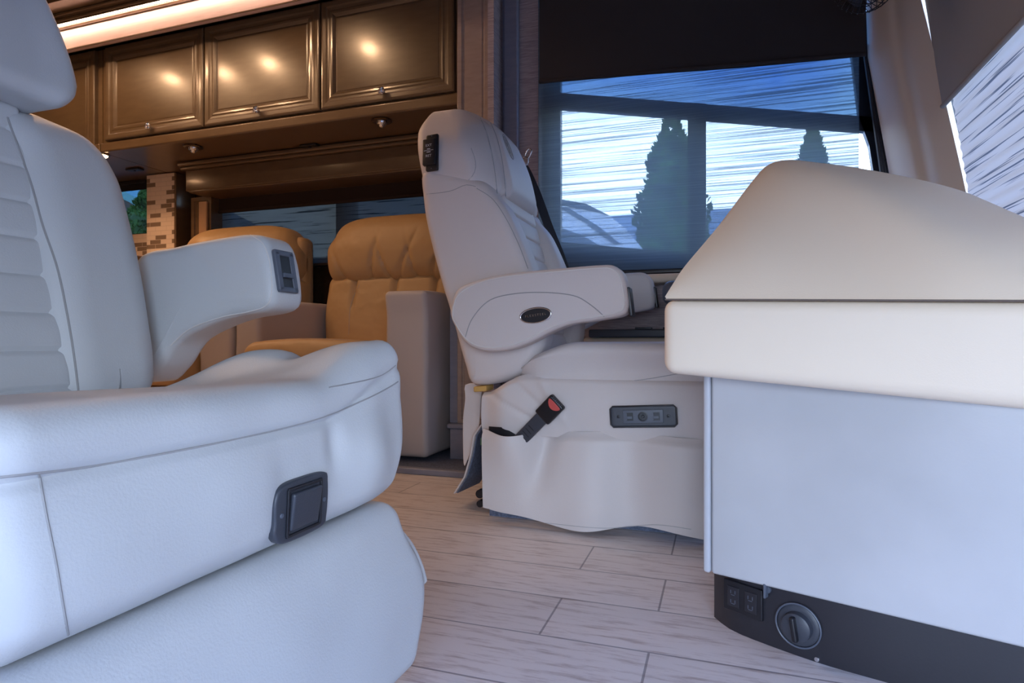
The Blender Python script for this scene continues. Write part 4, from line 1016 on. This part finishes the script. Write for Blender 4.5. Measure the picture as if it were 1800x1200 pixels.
# ================================================================== RECLINERS
def recliner(ox, label):
    R0 = thing('recliner', (-1.58+ox, 2.45, .02), label, 'recliner', 'tan leather recliners in the slide-out')
    X = lambda x: x+ox
    z0 = .035
    def armf(p):
        x, y, z = p; return (x+.004*noise.noise(Vector((x*9, y*7, z*9))), y-.010*sm(z, .60, .70)*sm(-y, -2.4, -2.2), z+.01*math.sin(sm(z, .6, .7)*3.14)*0+.006*noise.noise(Vector((x*7+3, y*7, z*5)))*sm(z, .6, .69))
    build('armrest', rbox(X(-1.297), X(-1.108), 2.20, 2.84, z0, .705, .022, (8, 16, 30), armf), 'tan_daylit', R0)
    build('armrest', rbox(X(-2.062), X(-1.925), 2.20, 2.84, z0, .695, .022, (6, 16, 30), armf), 'tan_daylit', R0)
    def seatf(p):
        x, y, z = p; u = (x-X(-1.61))/.31
        return (x, y+.012*u*u*sm(-y, -2.2, -2.08), z+.022*sm(z, .42, .5)*(1-u*u)-.03*sm(z, .44, .5)*sm(y, 2.2, 2.6))
    st = build('seat', rbox(X(-1.922), X(-1.300), 2.06, 2.66, .30, .492, .055, (24, 20, 8), seatf, k=6), 'tan', R0)
    build('footrest', rbox(X(-1.915), X(-1.305), 2.10, 2.25, .06, .30, .03, (10, 4, 8)), 'tan', R0)
    def lowf(p):
        x, y, z = p; f = sm(-y, -2.70, -2.60); c0 = X(-1.515)
        u = (x-c0)/.385
        tuft = sum(math.exp(-((x-c0-t_)/.012)**2) for t_ in (-.20, .03, .24))
        return (x, y+.10*(z-.45)-f*(.020*math.sin(sm(z, .44, .84)*math.pi)-.024*tuft*sm(z, .56, .80))+.05*u**4, z)
    lo = build('lower_back', rbox(X(-1.915), X(-1.120), 2.585, 2.74, .44, .835, .05, (60, 6, 24), lowf, k=6), 'tan', R0)
    def pilf(p):
        x, y, z = p; f = sm(-y, -2.72, -2.60); c0 = X(-1.515); u = (x-c0)/.385
        cr = .0
        for a0, sl, w in ((-.10, .25, .010), (.00, -.35, .009), (.05, .55, .010), (.14, -.2, .010), (.22, .5, .010), (-.26, -.4, .012)):
            cr += math.exp(-((x-c0-a0-sl*(z-.82))/w)**2)*math.exp(-((z-.83)/.14)**2)
        return (x*1.0+(-.03*u if z > 1.06 else -.03*u*sm(z, .95, 1.06)), y+.08*(z-.45)-f*(.038*math.sin(sm(z, .74, 1.16)*math.pi)-.015*cr)+.05*u**4, z-.045*u**4*sm(z, .95, 1.12)-.012*abs(math.sin(x*14))*sm(-z, -.88, -.80)*f)
    pi = build('head_pillow', rbox(X(-1.905), X(-1.130), 2.575, 2.76, .800, 1.125, .075, (70, 8, 30), pilf, k=6), 'tan', R0)
    build('back_panel', rbox(X(-1.90), X(-1.13), 2.72, 2.84, .30, 1.06, .04, (6, 4, 8)), 'tan', R0)
    return R0, st, lo, pi
r1, st, lo, pi = recliner(0, 'tan leather recliner directly left of the driver seat back')
seam([lo], [(560, 545), (561, 570), (560, 588)], r=.001, parent=r1); seam([lo], [(632, 500), (622, 520), (615, 545), (613, 588)], r=.001, parent=r1)
seam([st], [(405, 612), (450, 600), (520, 596), (600, 597), (665, 600)], r=.001, parent=r1)
recliner(-.97, 'tan leather recliner farther back, mostly hidden behind the white armrest')

# ================================================================== OUTSIDE
g = build('ground', box(-30, 30, -30, 60, -1.05, -1.0), 'asphalt', smooth=False); g['kind'] = 'structure'; g.name = 'ground'
def conifer(cx, cy, hgt, rad, seed, label, zb=-1.0):
    rnd = random.Random(seed); t = thing('conifer_tree', (cx, cy, zb), label, 'tree', 'conifers outside the windows')
    V = []; Fc = []
    N_ = 5200
    for i in range(N_):
        h = rnd.random()**.9; a_ = rnd.random()*6.283; rr = rad*(1-h**3.4)*(0.60+.5*rnd.random()**.5)*(1+.12*math.sin(h*37+a_*2))+.02
        c = Vector((cx+rr*math.cos(a_), cy+rr*math.sin(a_), zb+.25+h*(hgt-.3)))
        out = Vector((math.cos(a_), math.sin(a_), .9+rnd.random()*.8)).normalized(); l = .05+.06*rnd.random(); s_ = out.cross(Vector((rnd.uniform(-1, 1), rnd.uniform(-1, 1), rnd.uniform(-1, 1)))).normalized()*(.018+.02*rnd.random()); k = len(V)
        n3 = out.cross(s_).normalized()*.012
        V += [c, c+out*l*.5+s_, c+out*l, c+out*l*.5-s_, c+out*l*.5+n3]; Fc += [(k, k+1, k+4), (k+1, k+2, k+4), (k+2, k+3, k+4), (k+3, k, k+4)]
    core = []
    V2, F2 = lathe((cx, cy, zb), (0, 0, 1), [(rad*.6, .25), (rad*.85, .7), (rad*.85, hgt*.5), (rad*.72, hgt*.7), (rad*.52, hgt*.84), (rad*.10, hgt*.95)], 14)
    build('foliage', merge((V, Fc), (V2, F2)), 'tree', t, False)
    build('trunk', cyl((cx, cy, zb), (cx, cy, zb+.6), .07, .06, 10), 'bark', t)
def at(px, Y): k = kX(px); return k*Y
conifer(at(1180, 8), 8.0, 1+.5+412/1080*7.76-.10, .52, 1, 'columnar conifer seen through the shade beside the window divider')
conifer(at(1428, 11), 11.0, 1+.5+378/1080*10.0, .42, 2, 'small rounded conifer seen just above the dashboard hood')
conifer(at(262, 8.5), 8.5, 1+.5+272/1080*11.3, .80, 3, 'green conifer seen through the kitchen window')
def gable(x0, x1, y0, y1, zt, zr, wm, rm, label, name='house'):
    t = thing(name, ((x0+x1)/2, y0, -1), label, 'building')
    build('walls', merge(box(x0, x1, y0, y1, -1, zt), ([(x0, y0, zt), (x0, y1, zt), (x0, (y0+y1)/2, zr), (x1, y0, zt), (x1, y1, zt), (x1, (y0+y1)/2, zr)], [(0, 1, 2), (3, 5, 4), (0, 2, 5, 3), (1, 4, 5, 2)])), wm, t, False)
    ym = (y0+y1)/2; s_ = []
    for ya_, sg in ((y0, -1), (y1, 1)):
        dz = (zr-zt)*.12
        s_.append(([(x0-.4, ya_+sg*.35, zt-dz), (x1+.4, ya_+sg*.35, zt-dz), (x1+.4, ym, zr+.06), (x0-.4, ym, zr+.06), (x0-.4, ya_+sg*.35, zt-dz+.12), (x1+.4, ya_+sg*.35, zt-dz+.12), (x1+.4, ym, zr+.2), (x0-.4, ym, zr+.2)],
                   [(0, 1, 2, 3), (4, 7, 6, 5), (0, 4, 5, 1), (1, 5, 6, 2), (2, 6, 7, 3), (3, 7, 4, 0)]))
    build('roof', merge(*s_), rm, t, False); return t
M['siding'] = mat('siding', (0.20, 0.23, 0.27), .8); M['tealroof'] = mat('teal_roof', (0.03, 0.20, 0.25), .5); M['darkwall'] = mat('dark_wall', (0.05, 0.045, 0.05), .8)
gable(-6, 14, 19, 26, 3.1, 4.9, 'siding', 'siding', 'long grey building across the lot behind the driver window')
# gabled house with a teal roof behind the kitchen window: ridge runs along Y
hx = at(225, 16)
t = thing('house', (hx-3, 16, -1), 'dark house with a sloping teal roof seen through the kitchen window', 'building')
def pxz(pts, Y): return [(lambda q: (q.x, q.z))(PY(a, b, Y)) for a, b in pts]
build('walls', prism(pxz([(120, 305), (190, 330), (238, 362), (238, 690), (120, 690)], 16.4), 16.4, 22), 'darkwall', t, False)
build('roof', prism(pxz([(110, 284), (150, 300), (200, 326), (247, 352), (247, 366), (200, 341), (150, 315), (110, 300)], 16), 16, 22.4), 'tealroof', t, False)
# white vehicle nose outside the driver window
VY = 6.0
vo = [(930, 338), (985, 350), (1030, 358), (1070, 378), (1100, 402), (1114, 425), (1118, 470), (1120, 640), (930, 640), (600, 640), (600, 338)]
M['vehicle'] = mat('white_paint', (.85, .86, .88), .3)
t = thing('parked_vehicle', (PY(900, 600, VY).x, VY, -1), 'white parked vehicle nose with dark swooping stripes seen through the driver window shade', 'vehicle')
vv_ = [(lambda q: (q.x, q.z))(PY(a, b, VY)) for a, b in vo]
vb = build('body', prism(vv_, VY, VY+1.3), 'vehicle', t, False)
M['stripe'] = mat('grey_stripe', (.16, .19, .23), .4)
for sp in ([(985, 365), (1030, 392), (1078, 428), (1090, 428), (1050, 396), (1000, 366)], [(985, 400), (1020, 412), (1055, 432), (1075, 440), (985, 440)], [(930, 338), (985, 350), (1030, 358), (1070, 378), (1050, 372), (1000, 362), (930, 352)]):
    build('stripe', prism([(lambda q: (q.x, q.z))(PY(a, b, VY-.01)) for a, b in sp], VY-.012, VY+.0), 'stripe', t, False)
for wx in (PY(1060, 600, VY).x, PY(760, 600, VY).x):
    build('wheel', lathe((wx, VY-.02, -.62), (0, 1, 0), [(.20, 0), (.36, .0), (.38, .03), (.38, .22), (.36, .25)], 30), 'black', t)
build('bumper', box(vv_[7][0]-.1, vv_[7][0]+.02, VY, VY+1.3, -.75, -.35), 'black', t, False)
